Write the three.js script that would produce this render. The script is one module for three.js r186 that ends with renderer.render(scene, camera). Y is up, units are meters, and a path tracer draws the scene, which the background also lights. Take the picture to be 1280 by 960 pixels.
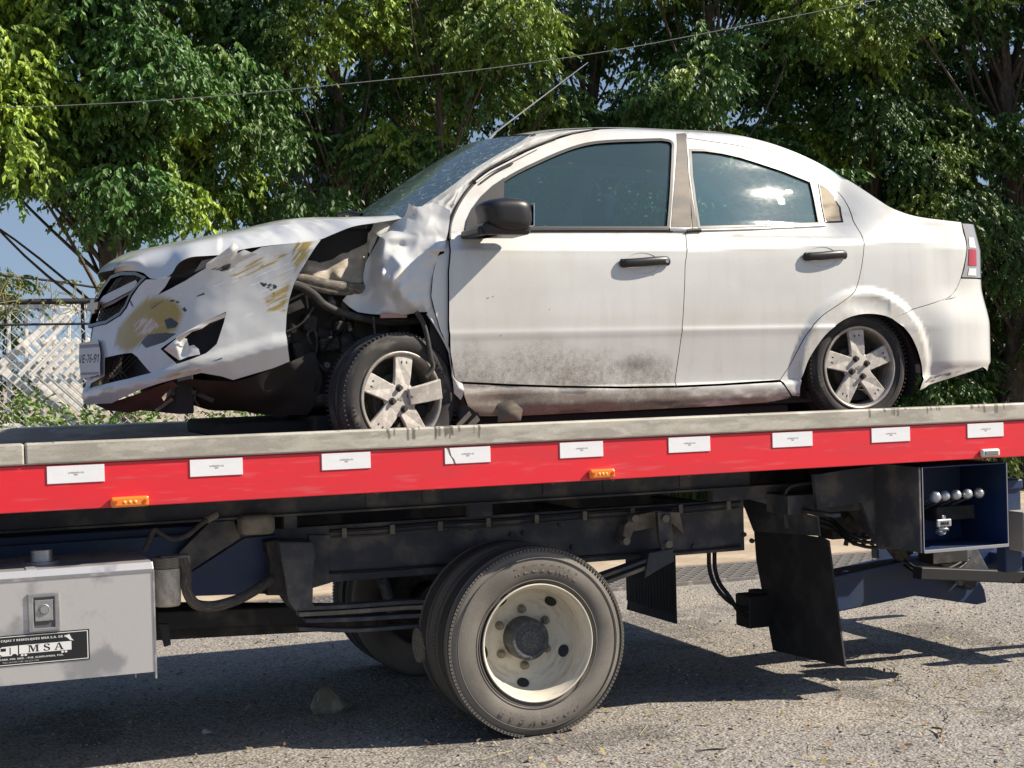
import * as THREE from 'three';
import { mergeGeometries, mergeVertices, toCreasedNormals } from 'three/addons/utils/BufferGeometryUtils.js';
import { RoundedBoxGeometry } from 'three/addons/geometries/RoundedBoxGeometry.js';
import { FontLoader } from 'three/addons/loaders/FontLoader.js';
import { TextGeometry } from 'three/addons/geometries/TextGeometry.js';

// ---------------------------------------------------------------- camera, sky, sun, exposure
const scene = new THREE.Scene();
const YAW = THREE.MathUtils.degToRad(21.277), PITCH = THREE.MathUtils.degToRad(-0.511), ROLL = THREE.MathUtils.degToRad(-1.56);
const CAM = new THREE.Vector3(0, 1.709, 6.445), FOCAL = 1923;          // focal length in pixels of the 1280 x 960 photograph
const cF = new THREE.Vector3(Math.sin(YAW) * Math.cos(PITCH), Math.sin(PITCH), -Math.cos(YAW) * Math.cos(PITCH));
const cR0 = new THREE.Vector3(Math.cos(YAW), 0, Math.sin(YAW)), cU0 = new THREE.Vector3().crossVectors(cR0, cF);
const cR = cR0.clone().multiplyScalar(Math.cos(ROLL)).addScaledVector(cU0, Math.sin(ROLL));
const cU = cU0.clone().multiplyScalar(Math.cos(ROLL)).addScaledVector(cR0, -Math.sin(ROLL));
const camera = new THREE.PerspectiveCamera(2 * Math.atan(480 / FOCAL) * 180 / Math.PI, 4 / 3, 0.1, 3000);
camera.position.copy(CAM);
camera.quaternion.setFromRotationMatrix(new THREE.Matrix4().makeBasis(cR, cU, cF.clone().negate()));
scene.add(camera);

const SUN = new THREE.Vector3(1.1, 1.0, 0.48).normalize();
{ // clear morning sky: pale at the horizon, blue overhead, a soft aureole round the sun
  const w = 512, h = 256, d = new Float32Array(w * h * 4), v = new THREE.Vector3();
  for (let j = 0; j < h; j++) for (let i = 0; i < w; i++) {
    const el = ((j + .5) / h - .5) * Math.PI, az = ((i + .5) / w - .5) * 2 * Math.PI; v.set(Math.cos(el) * Math.cos(az), Math.sin(el), Math.cos(el) * Math.sin(az));
    const up = Math.max(0, v.y), t = 1 - Math.exp(-up * 3.2), c = Math.max(-1, Math.min(1, v.dot(SUN))), g = Math.acos(c), hz = [.25, .335, .43], zn = [.06, .13, .30], o = (j * w + i) * 4;
    const gl = .55 * Math.exp(-g * 5) + .16 * Math.exp(-g * 1.7), ray = .85 + .25 * c * c;
    for (let k = 0; k < 3; k++) d[o + k] = v.y < -.02 ? [.20, .19, .17][k] : (hz[k] + (zn[k] - hz[k]) * t) * ray + gl * [1, .93, .8][k];
    d[o + 3] = 1;
  }
  const t = new THREE.DataTexture(d, w, h, THREE.RGBAFormat, THREE.FloatType); t.mapping = THREE.EquirectangularReflectionMapping; t.magFilter = t.minFilter = THREE.LinearFilter; t.wrapS = THREE.RepeatWrapping; t.needsUpdate = true;
  scene.background = t; scene.environment = t;
}
const sun = new THREE.DirectionalLight(0xfff3e2, 5);
sun.position.copy(SUN).multiplyScalar(40); sun.castShadow = true; sun.shadow.radius = 1;
sun.shadow.mapSize.set(4096, 4096);
Object.assign(sun.shadow.camera, { left: -16, right: 16, top: 14, bottom: -14, near: 1, far: 90 });
scene.add(sun); scene.add(sun.target);
const renderer = new THREE.WebGLRenderer();
renderer.shadowMap.enabled = true;
renderer.toneMapping = THREE.LinearToneMapping;
renderer.toneMappingExposure = 1.62;

// ---------------------------------------------------------------- helpers
let seed = 7;
const rnd = () => { seed |= 0; seed = seed + 0x6D2B79F5 | 0; let t = Math.imul(seed ^ seed >>> 15, 1 | seed); t = t + Math.imul(t ^ t >>> 7, 61 | t) ^ t; return ((t ^ t >>> 14) >>> 0) / 4294967296; };
const rr = (a, b) => a + (b - a) * rnd();
const clamp = (v, a = 0, b = 1) => v < a ? a : v > b ? b : v;
const lerp = (a, b, t) => a + (b - a) * t;
const sstep = (a, b, v) => { const t = clamp((v - a) / (b - a)); return t * t * (3 - 2 * t); };
const hash2 = (x, y, k = 0) => { let h = Math.imul(x | 0, 374761393) + Math.imul(y | 0, 668265263) + Math.imul(k | 0, 1274126177); h = Math.imul(h ^ h >>> 13, 1274126177); return ((h ^ h >>> 16) >>> 0) / 4294967296; };
function noise2(x, y, k = 0) {
  const xi = Math.floor(x), yi = Math.floor(y), fx = x - xi, fy = y - yi, u = fx * fx * (3 - 2 * fx), v = fy * fy * (3 - 2 * fy);
  return lerp(lerp(hash2(xi, yi, k), hash2(xi + 1, yi, k), u), lerp(hash2(xi, yi + 1, k), hash2(xi + 1, yi + 1, k), u), v);
}
const fbm = (x, y, o = 4, k = 0) => { let a = .5, s = 0, n = 0; for (let i = 0; i < o; i++) { s += a * noise2(x, y, k + i * 17); n += a; x *= 2.03; y *= 2.03; a *= .5; } return s / n; };
// a pixel of the photograph -> the point where its ray meets the plane z = const (or y = const)
const ray = (px, py) => cF.clone().addScaledVector(cR, (px - 640) / FOCAL).addScaledVector(cU, -(py - 480) / FOCAL);
const P = (px, py, z) => { const d = ray(px, py), t = (z - CAM.z) / d.z; return CAM.clone().addScaledVector(d, t); };
const PG = (px, py, y = 0) => { const d = ray(px, py), t = (y - CAM.y) / d.y; return CAM.clone().addScaledVector(d, t); };
const V = (x, y, z) => new THREE.Vector3(x, y, z);

const taken = {};
function numbered(n) { if (!(n in taken)) { taken[n] = 0; return n; } taken[n]++; return n + '_' + String(taken[n]).padStart(3, '0'); }
function shadows(o) { o.castShadow = true; o.receiveShadow = true; return o; }
function thing(name, label, category, pos = [0, 0, 0], group) {
  const g = new THREE.Group(); g.name = numbered(name); g.position.set(...pos); g.userData = { label, category }; if (group) g.userData.group = group; scene.add(g); return g;
}
function part(name, geo, mat, parent, label) {
  if (Array.isArray(geo)) geo = merge(geo);
  const m = shadows(new THREE.Mesh(geo, mat)); m.name = name; if (label) m.userData.label = label; if (parent) parent.add(m); return m;
}
function solo(name, geo, mat, label, category, group) {
  if (Array.isArray(geo)) geo = merge(geo);
  const m = shadows(new THREE.Mesh(geo, mat)); m.name = numbered(name); m.userData = { label, category }; if (group) m.userData.group = group; scene.add(m); return m;
}
function struct(name, geo, mat) { const m = shadows(new THREE.Mesh(Array.isArray(geo) ? merge(geo) : geo, mat)); m.name = name; m.userData.kind = 'structure'; scene.add(m); return m; }
function merge(list) {
  const l = list.map(g => { const n = g.index ? g.toNonIndexed() : g.clone(); for (const k of Object.keys(n.attributes)) if (!['position', 'normal', 'uv'].includes(k)) n.deleteAttribute(k); if (!n.attributes.uv) n.setAttribute('uv', new THREE.BufferAttribute(new Float32Array(n.attributes.position.count * 2), 2)); if (!n.attributes.normal) n.computeVertexNormals(); return n; });
  return l.length === 1 ? l[0] : mergeGeometries(l);
}
const boxUV = g => { // uv in metres from the dominant normal
  g = g.index ? g.toNonIndexed() : g; const p = g.attributes.position, n = g.attributes.normal, u = new Float32Array(p.count * 2);
  for (let i = 0; i < p.count; i++) { const ax = Math.abs(n.getX(i)), ay = Math.abs(n.getY(i)), az = Math.abs(n.getZ(i)); const x = p.getX(i), y = p.getY(i), z = p.getZ(i); if (az >= ax && az >= ay) { u[2 * i] = x; u[2 * i + 1] = y; } else if (ay >= ax) { u[2 * i] = x; u[2 * i + 1] = z; } else { u[2 * i] = z; u[2 * i + 1] = y; } }
  g.setAttribute('uv', new THREE.BufferAttribute(u, 2)); return g;
};
// box between two corners, rounded edges
function bx(x0, x1, y0, y1, z0, z1, r = .006, rot) {
  const w = Math.abs(x1 - x0), h = Math.abs(y1 - y0), d = Math.abs(z1 - z0); r = Math.min(r, w * .45, h * .45, d * .45);
  const g = r > 0 ? new RoundedBoxGeometry(w, h, d, 2, r) : new THREE.BoxGeometry(w, h, d);
  if (rot) g.applyMatrix4(new THREE.Matrix4().makeRotationFromEuler(new THREE.Euler(...rot)));
  g.translate((x0 + x1) / 2, (y0 + y1) / 2, (z0 + z1) / 2); return boxUV(g);
}
// bar of rectangular section from a to b
function bar(a, b, w, h, r = .004) {
  const d = b.clone().sub(a), L = d.length(); r = Math.min(r, w * .45, h * .45);
  const g = r > .0005 ? new RoundedBoxGeometry(L, h, w, 1, r) : new THREE.BoxGeometry(L, h, w);
  const X = d.normalize(), up = Math.abs(X.y) > .95 ? V(0, 0, 1) : V(0, 1, 0), Z = new THREE.Vector3().crossVectors(X, up).normalize(), Y = new THREE.Vector3().crossVectors(Z, X);
  g.applyMatrix4(new THREE.Matrix4().makeBasis(X, Y, Z).setPosition(a.clone().add(b).multiplyScalar(.5))); return boxUV(g);
}
function rod(a, b, r0, r1 = r0, seg = 14) {
  const d = b.clone().sub(a), L = d.length(), g = new THREE.CylinderGeometry(r1, r0, L, seg); g.translate(0, L / 2, 0);
  g.applyQuaternion(new THREE.Quaternion().setFromUnitVectors(V(0, 1, 0), d.normalize())); g.translate(a.x, a.y, a.z); return g;
}
function tube(pts, r, seg = 40, rad = 8) { return new THREE.TubeGeometry(new THREE.CatmullRomCurve3(pts), seg, r, rad, false); }
// prism: polygon [[x,y]...] extruded from z0 (back) to z1 (front) with a small bevel
function prism(poly, z0, z1, bev = .003, holes = []) {
  const s = new THREE.Shape(poly.map(q => new THREE.Vector2(q[0], q[1]))); for (const h of holes) s.holes.push(new THREE.Path(h.map(q => new THREE.Vector2(q[0], q[1]))));
  const g = new THREE.ExtrudeGeometry(s, { depth: Math.max(.0005, z1 - z0 - 2 * bev), bevelEnabled: bev > 0, bevelThickness: bev, bevelSize: bev, bevelOffset: -bev, bevelSegments: 2, curveSegments: 16 });
  g.translate(0, 0, z0 + bev); return boxUV(g);
}
const pxPoly = (list, z) => list.map(([a, b]) => { const p = P(a, b, z); return [p.x, p.y]; });

// ---------------------------------------------------------------- textures and materials
function texture(w, h, fn, { color = true, repeat, wrap = true } = {}) {
  const d = new Uint8Array(w * h * 4);
  for (let j = 0; j < h; j++) for (let i = 0; i < w; i++) { const c = fn(i, j), o = (j * w + i) * 4; for (let k = 0; k < 3; k++) { const v = clamp(typeof c === 'number' ? c : c[k]); d[o + k] = Math.round(255 * (color ? (v <= .0031308 ? v * 12.92 : 1.055 * Math.pow(v, 1 / 2.4) - .055) : v)); } d[o + 3] = 255; }
  const t = new THREE.DataTexture(d, w, h, THREE.RGBAFormat); if (color) t.colorSpace = THREE.SRGBColorSpace;
  t.magFilter = THREE.LinearFilter; t.minFilter = THREE.LinearMipmapLinearFilter; t.generateMipmaps = true;
  if (wrap) t.wrapS = t.wrapT = THREE.RepeatWrapping; if (repeat) t.repeat.set(...repeat); t.needsUpdate = true; return t;
}
// periodic noise for tiling textures (period n cells)
function pnoise(x, y, n, k) { const xi = Math.floor(x), yi = Math.floor(y), fx = x - xi, fy = y - yi, u = fx * fx * (3 - 2 * fx), v = fy * fy * (3 - 2 * fy), m = a => ((a % n) + n) % n; return lerp(lerp(hash2(m(xi), m(yi), k), hash2(m(xi + 1), m(yi), k), u), lerp(hash2(m(xi), m(yi + 1), k), hash2(m(xi + 1), m(yi + 1), k), u), v); }
const pfbm = (u, v, n, o, k) => { let a = .5, s = 0, t = 0; for (let i = 0; i < o; i++) { s += a * pnoise(u * n, v * n, n, k + i * 13); t += a; n *= 2; a *= .55; } return s / t; };
const mix3 = (a, b, t) => [lerp(a[0], b[0], t), lerp(a[1], b[1], t), lerp(a[2], b[2], t)];
const std = (rgb, rough = .7, metal = 0, extra = {}) => new THREE.MeshStandardMaterial({ color: new THREE.Color().setRGB(...rgb), roughness: rough, metalness: metal, side: THREE.DoubleSide, ...extra });
// a generic worn surface: two tones mixed by noise, tile of "size" metres
function worn(a, b, { size = .6, n = 5, lo = .4, hi = .75, k = 3, rough = .7, metal = 0, bump = 0, res = 256, grain = .06, extra = {} } = {}) {
  const t = texture(res, res, (i, j) => { const u = i / res, v = j / res; const m = sstep(lo, hi, pfbm(u, v, n, 5, k)); const g = 1 + (hash2(i, j, k) - .5) * 2 * grain; return mix3(a, b, m).map(c => c * g); }, { repeat: [1 / size, 1 / size] });
  const m = new THREE.MeshStandardMaterial({ map: t, roughness: rough, metalness: metal, side: THREE.DoubleSide, ...extra });
  if (bump) { m.bumpMap = texture(res, res, (i, j) => pfbm(i / res, j / res, n * 4, 3, k + 5), { color: false, repeat: [1 / size, 1 / size] }); m.bumpScale = bump; }
  return m;
}
const M = {};
M.black = std([.012, .012, .013], .6);
M.rubber = worn([.022, .022, .023], [.05, .047, .043], { size: .3, rough: .85, k: 11 });
M.trim = worn([.007, .007, .008], [.016, .0155, .015], { size: .4, rough: .4, k: 12 });
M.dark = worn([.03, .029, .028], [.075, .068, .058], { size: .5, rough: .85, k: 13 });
// ================================================================ the setting
{
  const S = 2048, TILE = 5.2;
  const asphaltMap = texture(S, S, (i, j) => {
    const u = i / S, v = j / S;
    const g = pnoise(u * 760, v * 760, 760, 1), g2 = pnoise(u * 380, v * 380, 380, 2), m = pfbm(u, v, 9, 5, 3), w = hash2(i, j, 9);
    let c = .225 + .18 * (g - .5) + .15 * (g2 - .5) + .07 * (m - .5) + .09 * (w - .5);
    let col = [c * 1.07, c * .985, c * .87];
    const dust = pfbm(u, v, 5, 5, 14); if (w < sstep(.52, .70, dust) * .55) col = mix3(col, [.40, .345, .26], .6); const tar = pfbm(u, v, 7, 5, 19); if (w > 1 - sstep(.60, .70, tar) * .8) col = col.map(q => q * .55);
    if (g > .86) col = mix3(col, [.50, .46, .39], .75); if (g2 < .13) col = mix3(col, [.04, .038, .036], .7);
    return col;
  }, { repeat: [1 / TILE, 1 / TILE] });
  const asphaltBump = texture(S, S, (i, j) => { const u = i / S, v = j / S; return .5 * pnoise(u * 600, v * 600, 600, 1) + .3 * pnoise(u * 300, v * 300, 300, 2) + .2 * pfbm(u, v, 24, 3, 3); }, { color: false, repeat: [1 / TILE, 1 / TILE] });
  const asphalt = new THREE.MeshStandardMaterial({ map: asphaltMap, bumpMap: asphaltBump, bumpScale: .012, roughness: .93 });
  function sheet(x0, x1, z0, z1, y, step, tint, relief = 0) {
    const nx = Math.round((x1 - x0) / step), nz = Math.round((z1 - z0) / step), g = new THREE.PlaneGeometry(x1 - x0, z1 - z0, nx, nz); g.rotateX(-Math.PI / 2); g.translate((x0 + x1) / 2, y, (z0 + z1) / 2);
    const p = g.attributes.position, u = g.attributes.uv, c = new Float32Array(p.count * 3);
    for (let i = 0; i < p.count; i++) { const x = p.getX(i), z = p.getZ(i); u.setXY(i, x, z); const t = tint(x, z); c.set(t, 3 * i); if (relief) p.setY(i, y + relief * (fbm(x * .9, z * .9, 3, 40) - .5)); }
    g.setAttribute('color', new THREE.BufferAttribute(c, 3)); g.computeVertexNormals(); return g;
  }
  struct('asphalt_lot', sheet(-14, 26, -4.2, 16, .004, .16, () => [1, 1, 1], .012), asphalt);
  const dirt = worn([.30, .235, .165], [.43, .345, .255], { size: 2.2, n: 6, k: 41, rough: .95, bump: .012, res: 512, grain: .12 });
  struct('ground', (() => { const g = new THREE.PlaneGeometry(3000, 3000); g.rotateX(-Math.PI / 2); g.translate(0, -.012, 0); const p = g.attributes.position, u = g.attributes.uv; for (let i = 0; i < 4; i++) u.setXY(i, p.getX(i), p.getZ(i)); return g; })(), dirt);
  const pave = worn([.36, .285, .20], [.47, .385, .285], { size: 1.9, n: 5, k: 43, rough: .95, bump: .006, res: 512, grain: .1 });
  struct('pavement', bx(-14, 26, -.05, .045, -9.2, -5.02, .012), pave);
  // steel mesh drain cover along the edge of the asphalt
  const drain = thing('drain_grating', 'long strip of steel mesh grating laid between the asphalt and the pale pavement', 'grating', [0, 0, 0]);
  const gm = worn([.16, .15, .14], [.28, .26, .23], { size: .3, k: 44, rough: .7 });
  part('grating_bed', bx(-8, 20, -.02, .006, -5.0, -4.2, 0), M.black, drain);
  const gg = [];
  for (let z = -4.98; z < -4.22; z += .075) gg.push(new THREE.BoxGeometry(28, .014, .02).translate(6, .02, z));
  let row = 0; for (let z = -4.98; z < -4.24; z += .075, row++) for (let x = -2 + (row % 2) * .06; x < 13; x += .12) gg.push(new THREE.BoxGeometry(.022, .013, .075).translate(x, .02, z + .0375));
  const mesh = part('grating_mesh', gg, gm, drain); mesh.userData.kind = 'stuff';
  part('edge_bar', [bx(-8, 20, 0, .03, -5.02, -4.985, 0), bx(-8, 20, 0, .03, -4.215, -4.18, 0)], gm, drain);

  // litter: grit, stones, dry leaves, straws
  const grit = [], gmAll = new THREE.IcosahedronGeometry(1, 0);
  { const p = gmAll.attributes.position; for (let i = 0; i < p.count; i++) { const q = V(p.getX(i), p.getY(i), p.getZ(i)), k = .75 + .5 * hash2(Math.round(q.x * 50), Math.round(q.y * 50 + q.z * 90), 3); p.setXYZ(i, q.x * k, q.y * k * .7, q.z * k); } gmAll.computeVertexNormals(); }
  const N = 16000, im = new THREE.InstancedMesh(gmAll, std([1, 1, 1], .9), N), mt = new THREE.Matrix4(), q = new THREE.Quaternion(), col = new THREE.Color();
  for (let i = 0; i < N; i++) {
    const x = rr(-1, 9.5), z = Math.pow(rnd(), 1.0) * -5.6 + 1.6, s = .0025 + .0055 * Math.pow(rnd(), 3.5); q.setFromEuler(new THREE.Euler(rr(0, 6), rr(0, 6), rr(0, 6)));
    mt.compose(V(x, .004 + s * .2, z), q, V(s, s, s)); im.setMatrixAt(i, mt); const k = rr(.08, .45); im.setColorAt(i, col.setRGB(k * 1.06, k, k * .88));
  }
  im.name = 'gravel'; im.userData = { kind: 'stuff', label: 'loose grit and small stones scattered over the asphalt', category: 'gravel' }; shadows(im); scene.add(im);
  const leafG = (() => { const s = new THREE.Shape(); s.moveTo(0, -.5); s.quadraticCurveTo(.34, -.1, 0, .5); s.quadraticCurveTo(-.34, -.1, 0, -.5); const g = new THREE.ShapeGeometry(s, 4); const p = g.attributes.position; for (let i = 0; i < p.count; i++) p.setZ(i, .5 * p.getX(i) * p.getX(i) * 3 + .12 * Math.sin(p.getY(i) * 5)); g.rotateX(-Math.PI / 2); g.computeVertexNormals(); return g; })();
  const NL = 1500, il = new THREE.InstancedMesh(leafG, std([1, 1, 1], .8), NL);
  for (let i = 0; i < NL; i++) {
    const near = rnd() < .55; const x = near ? rr(-.5, 7) : rr(-2, 9), z = near ? rr(-.6, 1.4) : rr(-4.1, -.5), s = rr(.015, .055);
    q.setFromEuler(new THREE.Euler(rr(-.4, .4), rr(0, 6.28), rr(-.4, .4))); mt.compose(V(x, .012 + s * .16, z), q, V(s, s, s)); il.setMatrixAt(i, mt);
    const t = rnd(); il.setColorAt(i, t < .35 ? col.setRGB(.30, .25, .09) : t < .75 ? col.setRGB(.17, .105, .05) : col.setRGB(.33, .27, .17));
  }
  il.name = 'leaf_litter'; il.userData = { kind: 'stuff', label: 'dry yellow and brown leaves littering the asphalt', category: 'leaves' }; shadows(il); scene.add(il);
  const straw = []; for (let i = 0; i < 70; i++) { const x = rr(-.2, 6.5), z = rr(-.5, 1.2), a = rr(0, 6.28), L = rr(.05, .22); straw.push(tube([V(x, .012, z), V(x + Math.cos(a) * L * .5, .018, z + Math.sin(a) * L * .5 + .01), V(x + Math.cos(a) * L, .012, z + Math.sin(a) * L)], .0017, 5, 4)); }
  const st = solo('straw', straw, std([.42, .35, .2], .8), 'thin dry straws and twigs strewn on the asphalt', 'straw'); st.userData.kind = 'stuff';
  // the single stones and leaves that show
  function stone(px, py, w, h, label, mat, sd, name = 'rock') {
    const c = PG(px, py), g = new THREE.IcosahedronGeometry(1, 2), p = g.attributes.position;
    for (let i = 0; i < p.count; i++) { const v = V(p.getX(i), p.getY(i), p.getZ(i)).normalize(); const k = .72 + .5 * fbm(v.x * 1.4 + sd, v.y * 1.4 + v.z * 1.7, 3, 60); const tilt = v.y > 0 ? 1 - .55 * v.y : 1; p.setXYZ(i, (v.x * tilt - .25 * Math.max(0, v.y)) * k * w, Math.max(v.y * k * h * (1 - .5 * clamp(v.x + .2)), -h * .3), v.z * k * w * .8 * tilt); }
    g.translate(0, h * .3, 0); const gg = toCreasedNormals(g, .5); const m = solo(name, boxUV(gg), mat, label, 'stone'); m.position.set(c.x, .002, c.z); return m;
  }
  const rockM = worn([.20, .17, .12], [.34, .29, .21], { size: .2, k: 46, rough: .9, bump: .004 });
  stone(416, 890, .115, .115, 'brown wedge shaped rock lying in the shade under the truck', rockM, 2.3);
  stone(258, 917, .026, .02, 'small pale pebble in the shade in front of the truck axle', std([.42, .40, .36], .9), 5.1, 'pebble');
  const gl = solo('green_leaf', leafG.clone(), std([.045, .14, .03], .45), 'fresh green leaf lying flat on the sunlit asphalt', 'leaf'); gl.scale.setScalar(.105); const gp = PG(898, 938); gl.position.set(gp.x, .02, gp.z); gl.rotation.set(.1, 1.45, -.15);
  const tw = PG(1178, 920), twig = solo('twig', [tube([V(-.05, .01, .05), V(0, .025, 0), V(.02, .012, -.1)], .005, 10, 5), tube([V(.0, .02, 0), V(.03, .03, -.03)], .003, 5, 5)], std([.12, .085, .05], .9), 'short dark broken twig on the sunlit asphalt beside a crack', 'twig'); twig.position.set(tw.x, .004, tw.z);
  // crack in the asphalt behind the rear wheel
  { const pts = [[1113, 836], [1122, 848], [1136, 866], [1150, 874], [1165, 884], [1176, 890], [1183, 898], [1186, 908]], v = [], idx = [];
    const c = new THREE.CatmullRomCurve3(pts.map(([a, b]) => PG(a, b))); for (let i = 0; i <= 60; i++) { const p = c.getPoint(i / 60), t = c.getTangent(i / 60), w = .0012 + .0035 * noise2(i * .6, 1, 7), j = (noise2(i * .9, 5, 8) - .5) * .03, nx = t.z, nz = -t.x; v.push(p.x + nx * (j - w), .0165, p.z + nz * (j - w), p.x + nx * (j + w), .0165, p.z + nz * (j + w)); if (i < 60) { const a = i * 2; idx.push(a, a + 1, a + 2, a + 1, a + 3, a + 2); } }
    const g = new THREE.BufferGeometry(); g.setAttribute('position', new THREE.Float32BufferAttribute(v, 3)); g.setIndex(idx); g.computeVertexNormals(); struct('asphalt_crack', g, std([.02, .019, .018], .95)); }
}

// ---------------------------------------------------------------- trees
{
  const bark = worn([.085, .068, .052], [.19, .16, .13], { size: .8, n: 6, k: 51, rough: .95, bump: .02 });
  const leafMat = new THREE.MeshPhysicalMaterial({ color: 0xffffff, roughness: .52, transmission: .32, thickness: 0, side: THREE.DoubleSide });
  // drooping sprays of small pointed leaves
  function spray(sd) {
    const pos = [], L = (a, k) => hash2(a, sd, k);
    for (let i = 0; i < 15; i++) {
      const t = i / 14, base = V(.30 * t, -.05 - .22 * t * t, 0), ang = (L(i, 1) - .5) * 2.4 + (i % 2 ? 1.1 : -1.1), len = .085 + .035 * L(i, 2), w = len * .27;
      const dir = V(Math.cos(ang) * .75, -.75 - .5 * L(i, 3), Math.sin(ang)).normalize(), side = new THREE.Vector3().crossVectors(dir, V(L(i, 4) - .5, .8, L(i, 5) - .5)).normalize(), nrm = new THREE.Vector3().crossVectors(side, dir);
      const b = base.clone(), m1 = base.clone().addScaledVector(dir, len * .45).addScaledVector(nrm, -.006), tip = base.clone().addScaledVector(dir, len).addScaledVector(nrm, -.016), l = m1.clone().addScaledVector(side, w).addScaledVector(nrm, .010), r = m1.clone().addScaledVector(side, -w).addScaledVector(nrm, .010);
      for (const [a, bb, c] of [[b, l, m1], [l, tip, m1], [b, m1, r], [m1, tip, r]]) pos.push(a.x, a.y, a.z, bb.x, bb.y, bb.z, c.x, c.y, c.z);
    }
    const g = new THREE.BufferGeometry(); g.setAttribute('position', new THREE.Float32BufferAttribute(pos, 3)); g.computeVertexNormals(); return g;
  }
  const sprays = [1, 2, 3, 4, 5].map(spray);
  // a tree: trunk and limbs reaching to clumps; every clump a shell of sprays
  function tree(name, label, [x, z], trunkR, clumps, sprayScale, density, tone, trunkPts, group) {
    const t = thing(name, label, 'tree', [x, 0, z], group), W = [];
    const tp = trunkPts.map(p => V(...p)), curve = new THREE.CatmullRomCurve3(tp);
    const tap = (c, r0, r1, seg = 14, rad = 9) => { const g = new THREE.TubeGeometry(c, seg, 1, rad, false), p = g.attributes.position; for (let i = 0; i <= seg; i++) { const ctr = c.getPointAt(i / seg), rr_ = lerp(r0, r1, i / seg); for (let j = 0; j <= rad; j++) { const k = i * (rad + 1) + j, d = V(p.getX(k), p.getY(k), p.getZ(k)).sub(ctr), q = rr_ * (1 + .25 * (noise2(i * .8 + x * 3, j * 1.3, 6) - .5)); p.setXYZ(k, ctr.x + d.x * q, ctr.y + d.y * q, ctr.z + d.z * q); } } const u = g.attributes.uv; for (let k = 0; k < u.count; k++) u.setXY(k, u.getY(k) * r0 * 6, u.getX(k) * c.getLength()); g.computeVertexNormals(); return g; };
    part('trunk', tap(curve, trunkR, trunkR * .45), bark, t);
    let n = 0; const list = [];
    for (const [cx, cy, cz, r] of clumps) {
      // a limb to this clump
      const f = clamp((cy - 1.2) / (tp[tp.length - 1].y + .3), .25, .96), a = curve.getPointAt(f * .9), b = V(cx, cy, cz), mid = a.clone().lerp(b, .5).add(V(rr(-.15, .15), rr(-.1, .25), rr(-.15, .15)));
      W.push(tap(new THREE.CatmullRomCurve3([a, mid, b]), trunkR * rr(.1, .2), .008, 8, 6));
      for (let k = 0; k < 4; k++) { const e = b.clone().add(V(rr(-1, 1), rr(-.8, .8), rr(-1, 1)).multiplyScalar(r * .9)); W.push(tap(new THREE.CatmullRomCurve3([mid.clone().lerp(b, rr(.2, 1)), b.clone().lerp(e, .4).add(V(0, .06, 0)), e]), .010, .003, 5, 4)); }
      const cnt = Math.round(density * r * r * 680);
      for (let i = 0; i < cnt; i++) { const v = V(rr(-1, 1), rr(-1, 1), rr(-1, 1)); if (v.lengthSq() > 1 || v.lengthSq() < .02) { i--; continue; } v.normalize().multiplyScalar(r * Math.pow(rnd(), .38)); v.y *= .85; list.push([cx + v.x, cy + v.y, cz + v.z, Math.atan2(-v.z, v.x) + rr(-.9, .9), rr(-.5, .5), v.length() / r]); }
    }
    part('limb', W, bark, t);
    const im = new THREE.InstancedMesh(sprays[Math.floor(rnd() * 5)], leafMat, list.length), mt = new THREE.Matrix4(), q = new THREE.Quaternion(), c = new THREE.Color();
    list.forEach(([a, b, d, ry, rz], i) => {
      const s = sprayScale * rr(.48, .86); q.setFromEuler(new THREE.Euler(rr(-.5, .5), ry, rz, 'YXZ')); mt.compose(V(a, b, d), q, V(s, s, s)); im.setMatrixAt(i, mt);
      const young = sstep(.47, .70, fbm(a * 1.1 + x, b * 1.1 + d, 3, 71)) * rr(.3, 1), k = rr(.75, 1.3) * tone;
      c.setRGB(lerp(.06, .32, young) * k, lerp(.152, .43, young) * k, lerp(.018, .035, young) * k); im.setColorAt(i, c);
    });
    im.name = 'crown'; im.userData.kind = 'stuff'; shadows(im); t.add(im); return t;
  }
  const G = 'leafy trees in the row behind the truck';
  // clump centres from outline spots: [px, py, depth offset, radius]; the depth is that of the tree's own trunk
  const spots = (base, list) => list.map(([px, py, dz, r]) => { const p = P(px, py, base[1] + dz); return [p.x - base[0], p.y, dz, r]; });
  const cover = (base, x0, x1, y0, y1, step, r0, r1, deep, skip = () => false) => { const out = []; for (let px = x0; px <= x1; px += step) for (let py = y0; py <= y1; py += step) { const a = px + rr(-.4, .4) * step, b = py + rr(-.4, .4) * step; if (skip(a, b)) continue; out.push([a, b, rr(-deep, deep), rr(r0, r1)]); } return spots(base, out); };
  const at = (px, z) => { const p = P(px, 500, z); return [p.x, z]; };

  const A = at(152, -9.6);
  tree('ficus_tree', 'large leafy tree with pale forked trunk rising behind the hood of the wrecked car', A, .17, cover(A, -120, 330, -150, 262, 58, .34, .6, 1.3, (a, b) => (a > 60 && a < 120 && b > 20 && b < 150 && rnd() < .75) || (b > 245 && a < 40)), 1, 1.05, 1.12,
    [[0, -.05, 0], [.03, 1, 0], [-.02, 2.2, .02], [-.1, 3.2, .05], [-.15, 4.6, 0], [-.1, 5.8, 0]], G);
  const B = at(430, -10.6);
  tree('ficus_tree', 'loose airy tree with sky showing through, behind the windshield and hood', B, .13, cover(B, 330, 560, -140, 330, 66, .3, .5, 1.4, (a, b) => rnd() < .06), 1, 1, .9,
    [[0, -.05, 0], [.05, 1.5, 0], [.1, 3, 0], [0, 4.5, .1], [-.05, 6, 0]], G);
  const C = at(556, -9.9);
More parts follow.
